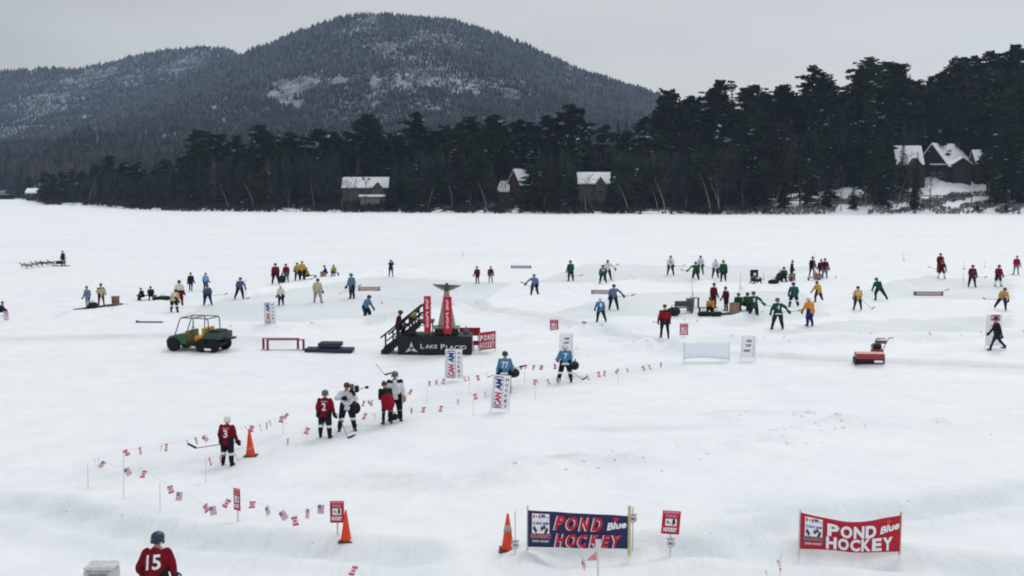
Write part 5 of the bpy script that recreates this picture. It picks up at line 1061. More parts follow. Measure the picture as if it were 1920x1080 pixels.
# ---- cones ----------------------------------------------------------
def cone(px, py, h_, label, lean=0, band=False):
    e, q, k_ = thing('traffic_cone', px, py, label, 'cone', 'orange traffic cones'); M = ry(lean); s = h_/.9
    MB().lathe([(.155*s,.03),(.15*s,.06*s),(.028*s,.88*s),(.02*s,.9*s)], 18, ORANGE, M).build('body', e, True); MB().bevbox(-.21*s, .21*s, -.21*s, .21*s, -.01, .032*s, .01, ORD, M).build('foot', e)
    if band: MB().lathe([(.098*s,.46*s),(.068*s,.63*s)], 18, cm('cone_band', 176, 150, 148), M @ Matrix.Diagonal((1.06,1.06,1,1))).build('band', e, True)
cone(649, 1014, .80, 'plain orange traffic cone in front of the small red sign'); cone(952, 1031, .92, 'orange traffic cone with a grey band left of the navy banner', band=True)
cone(470, 855, .93, 'slim orange cone with a pale tip right of the number 3 player', lean=-2)
cone(716, 570, .28, 'tiny distant orange cone near the crouching blue player'); cone(1567, 521, .32, 'tiny distant orange cone right of the maroon group'); cone(1556, 505, .32, 'tiny distant orange cone highest on the ice')
# ---- utility vehicle ------------------------------------------------
def utility_vehicle():
    e, q, k = thing('utility_vehicle', 372, 656, 'green and yellow utility cart with open roll cage and black tyres', 'cart', rz=-14)
    GRN = cm('cart_green', 32, 78, 50, rough=.35, var=.06, spec=.5); YEL = cm('cart_yellow', 184, 142, 46, rough=.5); TY = cm('tyre_black', 22, 23, 27, rough=.85); CG = cm('cage_grey', 66, 70, 70, rough=.4); BED = cm('bed_dark_green', 52, 70, 60, rough=.5)
    def prism(b, prof, y0, y1, m):
        n = len(prof); b.add([(x, y, z) for y in (y0, y1) for x, z in prof], [tuple(range(n)), tuple(range(2*n-1, n-1, -1))]+[((i+1) % n, i, i+n, (i+1) % n+n) for i in range(n)], m); return b
    b = MB(); prism(b, [(-1.5,.42),(-1.5,.68),(-1.35,.82),(-.95,.93),(-.35,.97),(-.3,.55),(-.35,.42)], -.68, .68, GRN); b.build('hood', e)
    prism(MB(), [(-.45,.30),(-.45,.52),(1.55,.52),(1.55,.30)], -.66, .66, cm('cart_frame', 24, 34, 30)).build('floor', e)
    MB().box(-.42, -.30, -.6, .6, .55, 1.12, cm('dash', 120, 108, 60)).build('dashboard', e)
    MB().bevbox(.12, .62, -.6, .6, .56, .86, .05, YEL).build('seat', e); MB().bevbox(.55, .72, -.6, .6, .82, 1.32, .05, YEL).build('seat_back', e)
    b = MB().box(.8, 1.72, -.72, .72, .72, .78, BED); b.box(.8, .86, -.72, .72, .78, 1.08, BED).box(1.66, 1.72, -.72, .72, .78, 1.08, BED).box(.86, 1.66, -.72, -.66, .78, 1.08, BED).box(.86, 1.66, .66, .72, .78, 1.08, BED); b.build('cargo_bed', e)
    MB().bevbox(.95, 1.6, -.5, .5, .8, 1.2, .06, cm('cargo_dark', 38, 44, 44)).build('cargo', e)
    MB().box(1.72, 2.2, -.3, .3, .70, .80, cm('tailgate', 44, 52, 50)).build('tailgate', e); MB().bevbox(-1.62, -1.5, -.6, .6, .38, .62, .03, TY).build('bumper', e)
    b = MB()
    for y in (-.62, .62):
        b.path([(-1.05,y,.9),(-.72,y,1.78),(-.6,y,1.86),(.85,y,1.86),(1.0,y,1.76),(1.04,y,.8)], .03, 6, CG); b.tube((.1,y,1.86), (.05,y,.85), .03, .03, 6, CG)
    for x, z in ((-.62,1.86),(.1,1.86),(.95,1.84)): b.tube((x,-.62,z), (x,.62,z), .03, .03, 6, CG)
    b.tube((.85,-.6,1.25),(1.6,-.6,1.25),.02,.02,5,CG); b.build('roll_cage', e)
    b = MB(); b.tube((-.25,-.32,1.0), (-.12,-.32,1.2), .02, .02, 6, TY)
    for i in range(12): a0, a1 = i*math.pi/6, (i+1)*math.pi/6; b.tube((-.12+.1*math.sin(a0)*.3, -.32+.17*math.cos(a0), 1.2+.17*math.sin(a0)), (-.12+.1*math.sin(a1)*.3, -.32+.17*math.cos(a1), 1.2+.17*math.sin(a1)), .016, .016, 5, TY)
    b.build('steering_wheel', e)
    W = MB(); prof = [(-.15,.12),(-.15,.27),(-.12,.345),(0,.36),(.12,.345),(.15,.27),(.15,.12)]
    W.lathe([(r_, z) for z, r_ in prof], 18, TY)
    for i in range(18): W.box(-.03, .03, .345, .375, -.13, .13, TY, Matrix.Rotation(i*math.pi/9, 4, 'Z'))
    tyre = W.mesh('tyre', False); rim = MB().lathe([(.12,-.145),(.15,-.12),(.06,-.1),(.05,.1),(.15,.12),(.12,.145)], 12, YEL).mesh('rim'); rim2 = rim.copy(); rim2.materials[0] = cm('rim_muddy', 44, 40, 32)
    for x in (-1.12, .62, 1.28):
        for y in (-.66, .66):
            w_ = link_mesh('tyre', tyre, e); w_.name = 'wheel'; w_.rotation_euler = (math.pi/2, 0, 0); w_.location = (x, y, .37); rm = link_mesh('rim', rim if (x == .62 and y < 0) else rim2, w_)
    MB().box(.85, 1.25, -.845, -.835, .12, .24, WHT).build('plate', e)
    for y in (-.45, .45): MB().ell((-1.49, y, .72), .05, .09, .07, 8, 6, cm('headlight_glass', 190, 190, 180, rough=.2)).build('headlight', e)
utility_vehicle()
# ---- red frames, blue pads ------------------------------------------
RF = cm('frame_dark_red', 132, 44, 58, rough=.6, var=.15)
e, q, k_ = thing('goal_frame', 502, 657, 'low dark red rectangular frame standing in two bays beside the blue pads', 'frame'); W_ = 68/k_; H_ = .57
for x, y in ((0,0),(W_,0),(-.36,.55),(W_-.42,.55)): MB().box(x-.06, x+.06, y-.05, y+.05, -.05, H_-.003, RF).build('post', e)
MB().box(-.06, W_+.06, -.04, .04, H_, H_+.06, RF).build('rail', e); MB().box(-.42, W_-.36, .51, .59, H_-.001, H_+.05, RF).build('rail', e)
MB().box(-.4, W_+.05, -.03, .03, .0, .04, cm('frame_grey', 150, 140, 144)).build('sill', e)
PB = cm('pad_navy', 40, 46, 66, rough=.7, var=.2)
for (a, b_, yt, yb, yy, zz, lb) in ((573,663,652,659,0,0,'wide flat navy pad lying on the ice right of the red frame'), (598,640,645,652,.1,.26,'smaller navy pad stacked on the wide pad')):
    q = base(618, 659); w_ = (b_-a)/2*q.y/FPX; e = empty('foam_pad', (q.x+((a+b_)/2-618)*q.y/FPX, q.y+yy, q.z+zz), -3, lb, 'pad', 'navy foam pads'); MB().bevbox(-w_, w_, -.4, .5, 0, .24 if zz else .2, .03, PB).build('pad', e); MB().box(-w_*.5, -w_*.44, -.405, .505, -.0, .245 if zz else .205, cm('strap', 30, 30, 40)).build('strap', e)
# ---- low pond hockey goals ------------------------------------------
GW = cm('goal_white', 186, 184, 188, rough=.6); GR = cm('goal_red', 160, 70, 84, rough=.6); GD = cm('goal_dark', 88, 88, 96, rough=.6)
def goal(px, py, wpx, label, style='box', rz=0):
    e, q, k_ = thing('pond_goal', px, py, label, 'goal', 'low pond hockey goals', rz); w_ = wpx/k_/2
    if style == 'bar': 
        MB().box(-w_, w_, -.03, .03, .17, .23, GD).build('crossbar', e)
        for s_ in (-1, 1): MB().bevbox(s_*w_-.07, s_*w_+.07, -.04, .2, -.02, .24, .01, GD).build('end_post', e)
        return
    if style == 'plank': MB().bevbox(-w_, w_, -.06, .06, -.01, .09, .01, GD).build('plank', e); MB().bevbox(-w_-.05, -w_+.1, -.09, .09, -.01, .14, .01, GD).build('end_block', e); return
    MB().box(-w_, w_, .05, .09, .052, .272, GW).build('back_board', e); MB().box(-w_-.02, w_+.02, .0, .34, .273, .30, GW if style == 'white' else GR).build('top_board', e)
    MB().box(-w_, w_, -.02, .02, -.02, .05, GR if style != 'white' else GD).build('sill', e)
    for s_ in (-1, 1): MB().box(s_*(w_+.02)-.04, s_*(w_+.02)+.04, -.04, .36, 0, .32, GD).build('side_board', e)
goal(977, 503, 36, 'low white goal box beyond the two dark red coats', 'white'); goal(692, 545, 38, 'low red goal right of the grey-blue player', 'box', 4); goal(1130, 551, 40, 'low red goal partly behind the grey-blue stick holder', 'box', -2)
goal(1742, 554, 50, 'wide low goal with red edges left of the leaning gold player', 'box'); goal(1602, 632, 66, 'bare dark goal crossbar on two feet above the red snow thrower', 'bar'); goal(281, 605, 50, 'thin dark plank lying on the snow left of the green cart', 'plank', -3)
# ---- red snow thrower -----------------------------------------------
e, q, k_ = thing('snow_thrower', 1632, 682, 'red snow thrower with black engine and tall white and red handle', 'snow thrower', rz=-6); SR = cm('thrower_red', 140, 34, 44, rough=.4, spec=.5)
b = MB(); n_ = 9; prof = [(.0,.02)]+[(.05-.0+.28*math.sin(math.pi*i/(n_-1)*.5), .02+.56*i/(n_-1)) for i in range(n_)]
vs = []; fs = []
for x in (-.78, .62):
    vs += [(x,-.35,.06),(x,-.42,.3),(x,-.34,.56),(x,-.1,.64),(x,.2,.58),(x,.22,.06)]
fs = [tuple(range(6)), tuple(range(11,5,-1)), (1,2,8,7)[::-1], (2,3,9,8)[::-1], (3,4,10,9)[::-1], (4,5,11,10)[::-1], (5,0,6,11)[::-1]]
b.add(vs, fs, SR); b.build('housing', e); MB().tube((-.76,-.2,.24), (.60,-.2,.24), .2, .2, 12, cm('auger_dark', 50, 26, 32)).build('auger', e)
MB().box(-.84, -.783, -.42, .24, -.02, .34, BLK).build('side_plate', e); MB().box(.1, .52, -.425, -.405, .12, .24, WHT).build('label_plate', e); MB().bevbox(.15, .72, .25, .8, .2, .7, .05, SR).build('body', e)
eg = MB().bevbox(.2, .62, .3, .7, .703, .98, .05, BLK).build('engine', e); MB().tube((.1,.4,.86), (.22,.4,.86), .09, .09, 10, STEEL).build('muffler', eg)
for x in (.2, .68): 
    w_ = MB().tube((x-.07,.62,.2), (x+.07,.62,.2), .22, .22, 14, cm('tyre_black', 22, 23, 27)).build('wheel', e)
b = MB(); b.path([(.25,.7,.6),(.5,.98,1.16),(.95,.98,1.19)], .025, 6, STEEL); b.path([(.62,.75,.3),(1.0,1.05,.92),(1.12,1.0,1.2),(1.32,.9,1.23)], .025, 6, STEEL); b.build('handle', e); MB().bevbox(.42, 1.0, .96, 1.02, .90, 1.12, .01, SR).build('panel', e); MB().box(.40, 1.05, .95, .957, 1.07, 1.14, WHT).build('panel_stripe', e)
# ---- benches, boxes, bins, bags -------------------------------------
def bench(px, py, wpx, label, m=BLK, h_=.42, rz=0, back=False):
    e, q, k_ = thing('bench', px, py, label, 'bench', 'low benches by the rinks', rz); w_ = wpx/k_/2; MB().box(-w_, w_, -.02, .34, h_-.05, h_, m).build('seat', e)
    for s_ in (-1, 1): MB().box(s_*w_*.85-.05, s_*w_*.85+.05, 0, .32, -.05, h_-.053, m).build('leg', e)
    if back: MB().box(-w_, w_, .345, .39, h_+.02, h_+.42, m).build('backrest', e); MB().box(-w_*.9, -w_*.8, .395, .43, 0, h_+.4, m).box(w_*.8, w_*.9, .395, .43, 0, h_+.4, m).build('back_support', e)
GB = cm('bench_grey', 72, 80, 84, rough=.6)
bench(275, 563, 34, 'low bench under the two seated dark-clad people', h_=.4); bench(1284, 588, 34, 'grey bench with a backrest below the brown bin', GB, .45, 8, True); bench(1325, 588, 30, 'dark bench under the seated orange player', h_=.42); bench(1391, 582, 30, 'low bench under the two seated green players', h_=.42)
bench(1470, 528, 34, 'far bench under the seated green player', h_=.42); bench(1526, 526, 22, 'far grey bench in front of the standing dark coats', GB, .3); bench(580, 524, 26, 'low bench under the seated lime player', h_=.4); bench(628, 519, 14, 'short seat under the rightmost lime player', h_=.4); bench(665+0, 0+1e9 if False else 545, 6, 'tiny block at the left end of the far red goal', GD, .2) if False else None
bench(1303, 577, 16, 'small grey table frame beside the brown bin', GB, .75)
def carton(px, py, w, h_, label, kind='box'):
    if kind == 'bin':
        e, q, k_ = thing('waste_bin', px, py, label, 'bin', 'brown bins'); MB().lathe([(w*.42,0),(w*.5,h_),(w*.53,h_),(w*.53,h_+.05),(w*.46,h_+.05),(w*.4,h_*.3)], 14, CARD).build('bin', e, True); MB().lathe([(w*.535,h_*.45),(w*.535-.01,h_*.5)], 14, cm('bin_band', 110, 88, 78)).build('band', e, True)
    else:
        e, q, k_ = thing('cardboard_box', px, py, label, 'box', 'cardboard boxes'); MB().bevbox(-w/2, w/2, -.2, .3, -.02, h_, .01, CARD).build('box', e); MB().box(-.03, .03, -.206, .306, h_*.5, h_+.004, cm('packing_tape', 170, 148, 124)).build('tape', e)
        f_ = MB(); f_.add([(-w/2,-.2,h_),(w/2,-.2,h_),(w/2,-.32,h_+.1),(-w/2,-.32,h_+.1)], [(0,1,2,3)], CARD); f_.build('flap', e)
carton(217, 573, .6, .66, 'brown bin at the right end of the long dark mat', 'bin'); carton(1294, 583, .62, .86, 'tall brown bin behind the grey bench', 'bin'); carton(1377, 589, .62, .78, 'cardboard box between the maroon coat and the seated green pair')
carton(1533, 524, .62, .50, 'far cardboard box under the standing dark coats'); carton(1485, 526, .55, .62, 'far cardboard box right of the seated green player'); carton(606, 520, .5, .45, 'cardboard box under the seated navy person')
def mat_strip(pa, pb, w_, label):
    a, b_ = foot(*pa), foot(*pb); d = b_-a; e = empty('rubber_mat', a, math.degrees(math.atan2(d.y, d.x)), label, 'mat', 'dark rubber mats'); MB().bevbox(0, d.length, -w_/2, w_/2, .0, .09, .02, BLK).build('mat', e)
mat_strip((143, 582), (226, 571), .6, 'long dark mat under the tan and maroon figure'); mat_strip((1330, 592), (1376, 588), .5, 'dark mat below the bench of gear')
def gear_bag(px, py, l, h_, label, rz=0, lift=0, Y=None, name='gear_bag'):
    e, q, k_ = thing(name, px, py, label, 'bag', 'black gear bags', rz); e.location.z += lift; r = random.Random(px)
    b = MB(); b.caps((-l/2+h_*.4,0,h_*.45), h_*.45, (l/2-h_*.4,0,h_*.5), h_*.5, 12, GEAR); b.ell((0,0,h_*.5), l*.36, h_*.55, h_*.52, 12, 8, GEAR); b.build('bag', e, True)
    MB().path([(-l*.2,-.02,h_*.9),(-l*.1,-.03,h_*1.25),(l*.1,-.03,h_*1.25),(l*.2,-.02,h_*.9)], .018, 6, BLK).build('strap', e)
gear_bag(1262, 592, .95, .62, 'round black gear bag beside the red jacket', 10); gear_bag(1320, 593, .9, .36, 'black gear bag at the left below the seated orange player'); gear_bag(1343, 593, .8, .34, 'black gear bag below the seated orange player', 15)
gear_bag(1450, 532, 1.0, .42, 'black gear bag at the left end of the far bench', 5); gear_bag(1462, 526, .7, .8, 'tall heap of black gear leaning on the far bench'); gear_bag(174, 579, .7, .5, 'dark gear heaped beside the left person on the long mat'); gear_bag(305, 563, 1.1, .36, 'black gear bag behind the bent tan player', 14); gear_bag(529, 530, .6, .7, 'dark gear bag between the two crimson players', 90); gear_bag(590, 526, .8, .24, 'flat dark bag right of the seated lime player')
gear_bag(962, 726, .55, .42, 'black gear bag hanging at the side of player 77', 20, .45); gear_bag(1077, 705, .5, .42, 'black gear bag hanging from the hand of player 7', 70, .30)
gear_bag(664, 797, .42, .5, 'black gear bag carried at the hip of the bareheaded white player', 80, .42); gear_bag(738, 793, .35, .26, 'small dark bag at the feet of the hunched red figure', 20, .1)
# gear over the shoulder of the bareheaded player
s_ = PEOPLE[3]; c_ = s_['loc']; e = empty('skate_pair', (c_.x+.26, c_.y-.02, c_.z+1.52), 0, 'dark skates and gloves slung above the shoulder of the bareheaded player', 'skates')
MB().bevbox(-.14, .02, -.06, .06, .02, .26, .03, cm('gear_grey', 96, 104, 112)).bevbox(.04, .2, -.05, .07, -.06, .2, .03, GEAR).build('boots', e); MB().tube((-.4,0,-.2), (.5,0,.16), .015, .015, 6, SHAFT).bevbox(.44,.56,-.02,.02,.08,.18,.01,TAPE).build('shaft', e)
# black chair-like goalie pads block
e, q, k_ = thing('black_chair', 1417, 531, 'black chair with a pale patch standing alone on the far ice', 'chair', rz=14)
MB().bevbox(-.42, .42, -.45, .35, .16, .55, .06, GEAR).build('seat', e); MB().bevbox(-.40, .42, .30, .46, .56, 1.25, .05, GEAR).build('backrest', e); MB().box(-.16, .18, -.46, -.452, .46, .53, WHT).box(-.1,.16,.285,.297,.7,.95,WHT).build('patch', e)
for x in (-.36, .36):
    for y in (-.38, .38): MB().box(x-.05, x+.05, y-.05, y+.05, -.02, .15, BLK).build('leg', e)
e, q, k_ = thing('sign_board', 1062, 690, '', ''); bpy.data.objects.remove(e)
e, q, k_ = thing('cooler', 190, 1092, 'pale grey lidded cooler cut off by the bottom edge', 'cooler'); w_ = 28/k_
MB().bevbox(-w_, w_, -.2, .3, 0, .32, .03, cm('cooler_grey', 176, 180, 182, rough=.5)).build('body', e); MB().bevbox(-w_-.012, w_+.012, -.212, .312, .323, .42, .04, cm('cooler_lid', 186, 190, 191, rough=.5)).build('lid', e); MB().box(-w_*.6, w_*.6, -.215, -.203, .2, .27, cm('cooler_print', 140, 130, 134)).build('print', e)
# ---- markers on the far ice -----------------------------------------
for px, py, h_, lb in ((867,482,.9,'small white pennant marker far beyond the cauldron'),(1694,490,1.1,'leaning white pennant marker on the far right ice'),(1526,520,2.3,'tall thin marker pole behind the black coat'),(1846,504,.9,'thin grey marker left of the scarlet jacket'),(1807,506,.9,'thin grey marker behind the maroon player'),(1432,527,1.0,'thin pale marker beside the black chair'),(1387,546,1.6,'thin pale marker above the seated green pair'),(1299,558,1.2,'thin curved marker above the brown bin')):
    e, q, k_ = thing('marker_pole', px, py, lb, 'marker', 'thin marker poles'); r = random.Random(px); t_ = r.uniform(-.15, .1) if h_ < 2 else 0
    MB().tube((0,0,-.1), (t_, 0, h_), .02, .015, 6, GREYP).build('pole', e); MB().add([(t_*.6,-.003,h_*.35),(t_*.6+.22*h_,-.003,h_*.1),(t_*.6-.1,-.003,h_*.08),(t_,.0,h_*.8)], [(0,1,2),(0,2,3)], WHT if h_ < 2 else PINK).build('pennant', e)
# ---- dog sled -------------------------------------------------------
e, q, k_ = thing('dog_sled', 116, 499, 'dark wooden dog sled pulled to the left by a team', 'sled', rz=6); SW = cm('sled_wood', 60, 48, 44)
for y in (-.25, .25): MB().path([(.9,y,.03),(-.7,y,.03),(-1.0,y,.12),(-1.1,y,.3)], .03, 6, SW).build('runner', e)
b = MB().box(-.75, .3, -.24, .24, .25, .3, SW); 
for x in (-.6, 0, .28): b.tube((x,-.24,.03), (x,-.22,.3), .02, .02, 5, SW).tube((x,.24,.03), (x,.22,.3), .02, .02, 5, SW)
b.build('bed', e); MB().path([(.3,-.24,.28),(.45,-.24,.95),(.45,.24,.95),(.3,.24,.28)], .025, 6, SW).build('handlebar', e); MB().bevbox(-.62, .2, -.2, .2, .304, .62, .08, GEAR).build('load', e)
def dog_body(seed, m):
    r = random.Random(seed); b = MB(); b.caps((-.28,0,.44), .125, (.05,0,.43), .11, 9, m); b.caps((.05,0,.43), .105, (.27,0,.45), .09, 9, m); b.caps((-.30,0,.48), .08, (-.44,0,.60), .06, 8, m); b.ell((-.48,0,.64), .085, .06, .065, 8, 6, m); b.caps((-.53,0,.62), .04, (-.62,0,.60), .026, 7, m)
    for s_ in (-1, 1): b.tube((-.45,s_*.04,.68), (-.45,s_*.05,.76), .028, .006, 5, m)
    sw = r.uniform(.05, .14)
    for s_ in (-1, 1):
        b.caps((-.26,s_*.08,.38), .052, (-.28-s_*sw,s_*.08,.22), .03, 6, m); b.caps((-.28-s_*sw,s_*.08,.22), .03, (-.24-s_*sw*1.3,s_*.08,.03), .022, 6, m); b.ell((-.26-s_*sw*1.3,s_*.08,.02), .04, .03, .022, 6, 5, m)
        b.caps((.26,s_*.08,.42), .075, (.20+s_*sw,s_*.085,.27), .042, 6, m); b.caps((.20+s_*sw,s_*.085,.27), .035, (.31+s_*sw,s_*.085,.16), .024, 6, m); b.caps((.31+s_*sw,s_*.085,.16), .024, (.28+s_*sw*1.2,s_*.085,.03), .02, 6, m); b.ell((.26+s_*sw*1.2,s_*.085,.02), .04, .03, .022, 6, 5, m)
    b.caps((.32,0,.50), .04, (.46,0,.62), .032, 6, m); b.caps((.46,0,.62), .032, (.44,0,.72), .02, 6, m); return b
DF = [((150,146,142),'pale lead sled dog at the front of the team'),((128,122,118),'grey sled dog second from the front'),((140,130,122),'tan grey sled dog in the middle of the team'),((52,48,50),'dark sled dog left of the other dark dog'),((60,54,54),'dark sled dog right of the other dark dog'),((96,94,98),'grey sled dog nearest the sled')]
dj = []
for i, ((c_, lb), (px, py)) in enumerate(zip(DF, ((46,504),(55,504.5),(66,502),(75,500.5),(84,500),(97,499)))):
    m = cm('dog_fur_%s' % lb.split()[0]+str(c_[0]), *c_, var=.3, scale=6); o = dog_body(i, m).build('sled_dog'); md = o.modifiers.new('r', 'REMESH'); md.mode = 'VOXEL'; md.voxel_size = .022; sm = o.modifiers.new('s', 'SMOOTH'); sm.iterations = 2
    q = foot(px, py); o.location = q; o.rotation_euler.z = R(6); tag(o, lb, 'dog', 'sled dogs'); dj.append((o, m))
dg = bpy.context.evaluated_depsgraph_get(); dg.update()
for o, m in dj:
    me = bpy.data.meshes.new_from_object(o.evaluated_get(dg)); me.name = 'sled_dog'; me.materials.clear(); me.materials.append(m); old = o.data; o.modifiers.clear(); o.data = me
    me.polygons.foreach_set('use_smooth', [True]*len(me.polygons)); MB().lathe([(.13,-.02),(.135,0),(.13,.02)], 10, BLK, Matrix.Translation((-.2,0,.44)) @ ry(90)).build('harness', o)
a, b_ = foot(44, 502), foot(105, 498.5); e = empty('tow_line', a, 0, 'thin tow line running from the sled to the lead dog', 'line'); MB().tube((0,0,.4), tuple(b_-a+Vector((0,0,.3))), .012, .012, 4, GREYP).build('rope', e)
# loose sticks lying or standing about
def loose(px0, py0, px1, py1, h0, h1, lb): a, b_ = foot(px0, py0), foot(px1, py1); a.z += h0; b_.z += h1; stick(a, b_, a, None, lb)
loose(1806, 538, 1806, 505, .3, .0, 'hockey stick lying on the ice left of the maroon numbered player')
loose(1752, 556, 1773, 545, .05, .05, 'hockey stick lying on the far goal with red edges')
loose(1375, 585, 1352, 590, .06, .06, 'hockey stick lying among gear below the orange seated player')
loose(1044, 712, 1052, 660, .0, .0, 'hockey stick lying left of the number 7 player')
loose(1062, 520, 1088, 517, .03, .03, 'hockey stick on the ice behind the lone green player')
loose(637, 812, 652, 822, .6, .02, 'hockey stick propped between the number 2 and bareheaded players')
loose(706, 724, 722, 741, 1.0, .9, 'hockey stick sticking out left of the hunched red figure')
# ---- flag strings ---------------------------------------------------
FR = cm('flag_red', 200, 84, 106, rough=.8, var=.05); FWh = cm('flag_white', 216, 216, 220, rough=.8, var=.02); FB = cm('flag_blue', 104, 114, 152, rough=.8, var=.05); ROPE = cm('thin_rope', 205, 206, 208)
def flag_mesh(kind):
    b = MB(); w_, L_ = .08, .24; y = .0015
    def q(x0, x1, z0, z1, m, o=0):
        for s_ in (-1, 1): b.add([(x0,s_*(y+o),z0),(x1,s_*(y+o),z0),(x1,s_*(y+o),z1),(x0,s_*(y+o),z1)], [(0,1,2,3) if s_ < 0 else (3,2,1,0)], m)
    if kind == 'ca': q(-w_,w_,-L_*.27,0,FR); q(-w_,w_,-L_*.73,-L_*.27,FWh); q(-w_,w_,-L_,-L_*.73,FR); leafshape(b, 0, -L_*.5, .055, -.0035, FR); leafshape(b, 0, -L_*.5, .055, .0035, FR)
    else:
        n = 9
        for i in range(n): q(-w_+2*w_*i/n, -w_+2*w_*(i+1)/n, -L_, 0, FR if i % 2 == 0 else FWh)
        q(-w_, w_*.1, -L_*.42, 0, FB, .002)
    return b.mesh('flag')
FM = {'ca': flag_mesh('ca'), 'us': flag_mesh('us')}
def flags(pts, flagx, label, h_=.72, seed=0, post_at=()):
    r = random.Random(seed); W = [at(px, py, h_) for px, py in pts]; a = W[0]; e = empty('flag_string', a, 0, label, 'flag string', 'strings of little flags')
    line = []
    for i in range(len(W)-1):
        for f in np.linspace(0, 1, 6)[:-1]: q = W[i].lerp(W[i+1], f); q.z += gz(q.x, q.y)-.05*math.sin(math.pi*f); line.append(q-a)
    q = W[-1].copy(); q.z += gz(q.x, q.y); line.append(q-a)
    MB().path([tuple(v) for v in line], .004, 4, ROPE).build('rope', e)
    cum = [0]
    for u_, v_ in zip(line[:-1], line[1:]): cum.append(cum[-1]+(v_-u_).length)
    def at_px(x):
        best = min(range(len(line)-1), key=lambda i: abs(proj(*(line[i]+a))[0]-x)); i = best; return line[i]
    for fx in flagx:
        x, kd = fx[0], fx[1]; seg = [i for i in range(len(pts)-1) if min(pts[i][0], pts[i+1][0]) <= x <= max(pts[i][0], pts[i+1][0])]
        i = seg[0] if seg else 0; (xa, ya), (xb, yb) = pts[i], pts[i+1]; f = (x-xa)/((xb-xa) or 1); q = at(x, ya+(yb-ya)*f, h_); q.z += gz(q.x, q.y)-.03
        o = link_mesh('flag', FM[kd], e); o.location = q-a; yaw = fx[2] if len(fx) > 2 else r.choice((-82, -76, -68, -55, 50, 66, 76, 84, 98)); o.rotation_euler = (R(r.uniform(-30, 30)), R(r.uniform(-34, 34)), R(yaw))
    for px, pyt, pyb in post_at:
        q = foot(px, pyb); s = empty('flag_post', q, 0, 'thin post holding the flag string, foot at %s' % '', 'post', 'posts of the flag strings'); MB().tube((0,0,-.1), (.02,0,h_+.06), .012, .01, 6, STAKE).build('post', s); POSTS.append((s, px, pyb))
POSTS = []
def fl(xs, seed):
    r = random.Random(seed); return [(x, r.choice(('ca', 'us', 'ca'))) for x in xs]
flags([(165,862),(192,852),(232,840),(305,828),(375,815),(420,803),(470,798),(505,786),(545,772)], fl([178,186,262,304,312,350,366,380,452,460,486,500,506,517], 1)+[(233,'ca',10),(473,'ca',10),(529,'ca',15),(540,'us',60)], 'upper left string of little flags running up to the number 3 player', seed=1, post_at=[(165,862,916),(232,840,893),(531,775,814)])
flags([(180,858),(232,876),(272,882),(318,908),(336,926),(392,950),(446,938),(500,952),(550,962),(602,952),(633,945)], [(196,'us',60),(236,'us',20),(272,'ca',50),(318,'ca',30),(337,'us',35),(384,'ca',55),(398,'us',20),(430,'ca',45),(474,'ca',25),(500,'us',70),(527,'us',15),(551,'ca',0),(578,'us',65),(602,'us',5)], 'nearest string of little flags sagging between the two small red signs', seed=2, post_at=[(232,876,935),(300,905,956)])
flags([(390,858),(440,850),(480,838),(540,822),(578,801),(610,790)], fl([392,413,440,465,540], 3)+[(578,'ca',10)], 'lower string of little flags passing behind the number 3 player', seed=3, post_at=[(386,850,905)])
flags([(680,746),(700,744),(755,736),(800,712),(850,702),(890,698),(940,686),(985,680),(1045,678)], fl([683,690,697,765,772,806,818,832,870,878,912,988,1002,1016,1040,1050-10], 4)+[(895,'ca',30),(978,'ca',20),(1016,'ca',20)], 'upper string of little flags from the white-shirted players to player 7', seed=4, post_at=[(800,712,758),(983,680,722),(880,700,742)])
flags([(680,772),(740,768),(792,760),(828,757),(890,735),(940,722),(985,706),(1040,706),(1090,702),(1122,694),(1180,686),(1245,674)], fl([686,700,772,860,910,958,1006,1026,1046,1092,1100,1134,1160,1176,1216,1240], 5)+[(795,'ca',30),(828,'ca',40),(890,'ca',15),(1003,'ca',30),(1122,'ca',30),(1205,'ca',40)], 'lower string of little flags from the players to the blank banner', seed=5, post_at=[(887,735,779),(1004,706,748),(1158,684,722)])
flags([(640,1078),(667,1058),(700,1092)], [(667,'ca',40)], 'short flag string at the bottom edge below the front left cone', h_=.7, seed=6)
flags([(1085,1058),(1108,1030),(1122,1024)], [(1092,'us',70)], 'short flag string at the bottom edge below the navy banner', h_=.6, seed=7)
flags([(1430,1072),(1459,1046),(1462,1046)], [(1436,'us',75),(1458,'ca',65)], 'short flag string at the bottom edge left of the red banner', h_=.75, seed=8, post_at=[(1461,1046,1104)])
lbs = ['leftmost flag post where the strings meet','second flag post below the bent left flag','flag post right of the slim orange cone','flag post below the small blue flag','flag post left of the sagging near string','flag post left of the number 3 player feet','flag post left of the platform banner','flag post between player 77 and player 7','flag post right of the platform banner','flag post left of the tilted banner','flag post between players on the lower string','rightmost flag post on the lower string','flag post at the bottom edge left of the red banner']
for (s, a_, b_), lb in zip(POSTS, lbs): s['label'] = lb
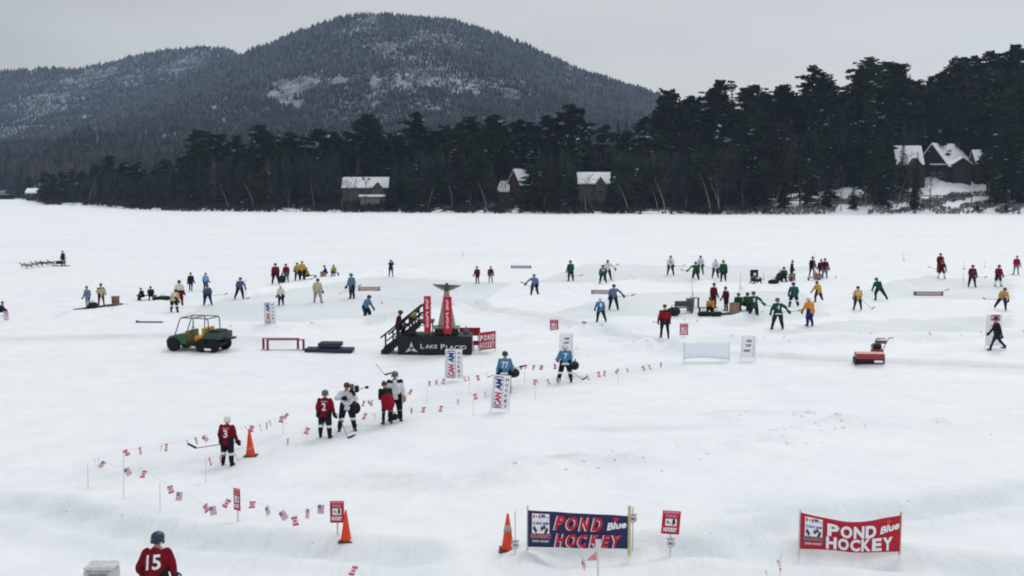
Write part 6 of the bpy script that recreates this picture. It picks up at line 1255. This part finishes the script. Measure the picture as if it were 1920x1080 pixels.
e, q, k_ = thing('pink_pennant', 1121, 1090, 'pink triangular pennant on a pale pole below the navy banner', 'pennant'); MB().box(-.02, .02, -.02, .02, -.1, .98, STAKE).build('pole', e); MB().box(-.06, .06, -.03, .03, .78, .98, STAKE).build('cap', e); MB().add([(-.03,-.025,.72),(-.03,-.025,.5),(-.28,-.03,.5),(-.03,-.02,.72)], [(0,2,1)], PINK).build('flag', e)
# ---- broken snow blocks along the crust ------------------------------
def chunks(line_, n, seed, spread, smin, smax, label, name='snow_rubble'):
    r = random.Random(seed); b = MB(); L_ = [(Vector((*p0, 0)), Vector((*p1, 0))) for p0, p1 in zip(line_[:-1], line_[1:])]
    for i in range(n):
        p0, p1 = r.choice(L_); q = p0.lerp(p1, r.random()); x, y = q.x+r.gauss(0, spread), q.y+r.gauss(0, spread); s = r.uniform(smin, smax)**1.0
        M = Matrix.Translation((x, y, gz(x, y)+s*.05)) @ rzm(r.uniform(0, 360)) @ rx(r.uniform(-20, 20)); b.bevbox(-s*r.uniform(.6,1.4), s*r.uniform(.6,1.2), -s, s, -s*.5, s*r.uniform(.3,.7), s*.3, SNOW, M)
    o = b.build(name, None, False); return tag(o, label, 'snow rubble', kind='stuff')
chunks(CRUST, 55, 1, .6, .02, .07, 'broken snow blocks along the crusted ridge at right'); chunks(CRUST2, 20, 2, .5, .025, .08, 'scattered snow blocks above the crusted ridge')
for i, bk in enumerate(BANKS[:4]): chunks(bk, 60, 10+i, .5, .03, .08, 'crumbled snow along a ploughed rink bank')
chunks(WALK, 40, 20, 1.4, .02, .05, 'crumbs of snow beside the trodden path'); chunks(RUTS[0], 24, 21, .7, .015, .045, 'crumbs of snow beside the lower left rut'); chunks(RUTS[1], 24, 22, .7, .015, .045, 'crumbs of snow beside the lower right rut')

# ================================================================== haze
hm = bpy.data.materials.new('pale_air'); hm.use_nodes = True; t = hm.node_tree; t.nodes.clear()
o_ = t.nodes.new('ShaderNodeOutputMaterial'); v_ = t.nodes.new('ShaderNodeVolumePrincipled'); t.links.new(v_.outputs[0], o_.inputs['Volume'])
v_.inputs['Color'].default_value = (.54, .74, 1.0, 1); v_.inputs['Density'].default_value = .00007; v_.inputs['Anisotropy'].default_value = .2
hz = MB().box(-3600, 3600, -600, 4600, -12, 640, hm).build('haze'); tag(hz, 'thin pale winter haze over the lake and hills', 'haze', kind='stuff')
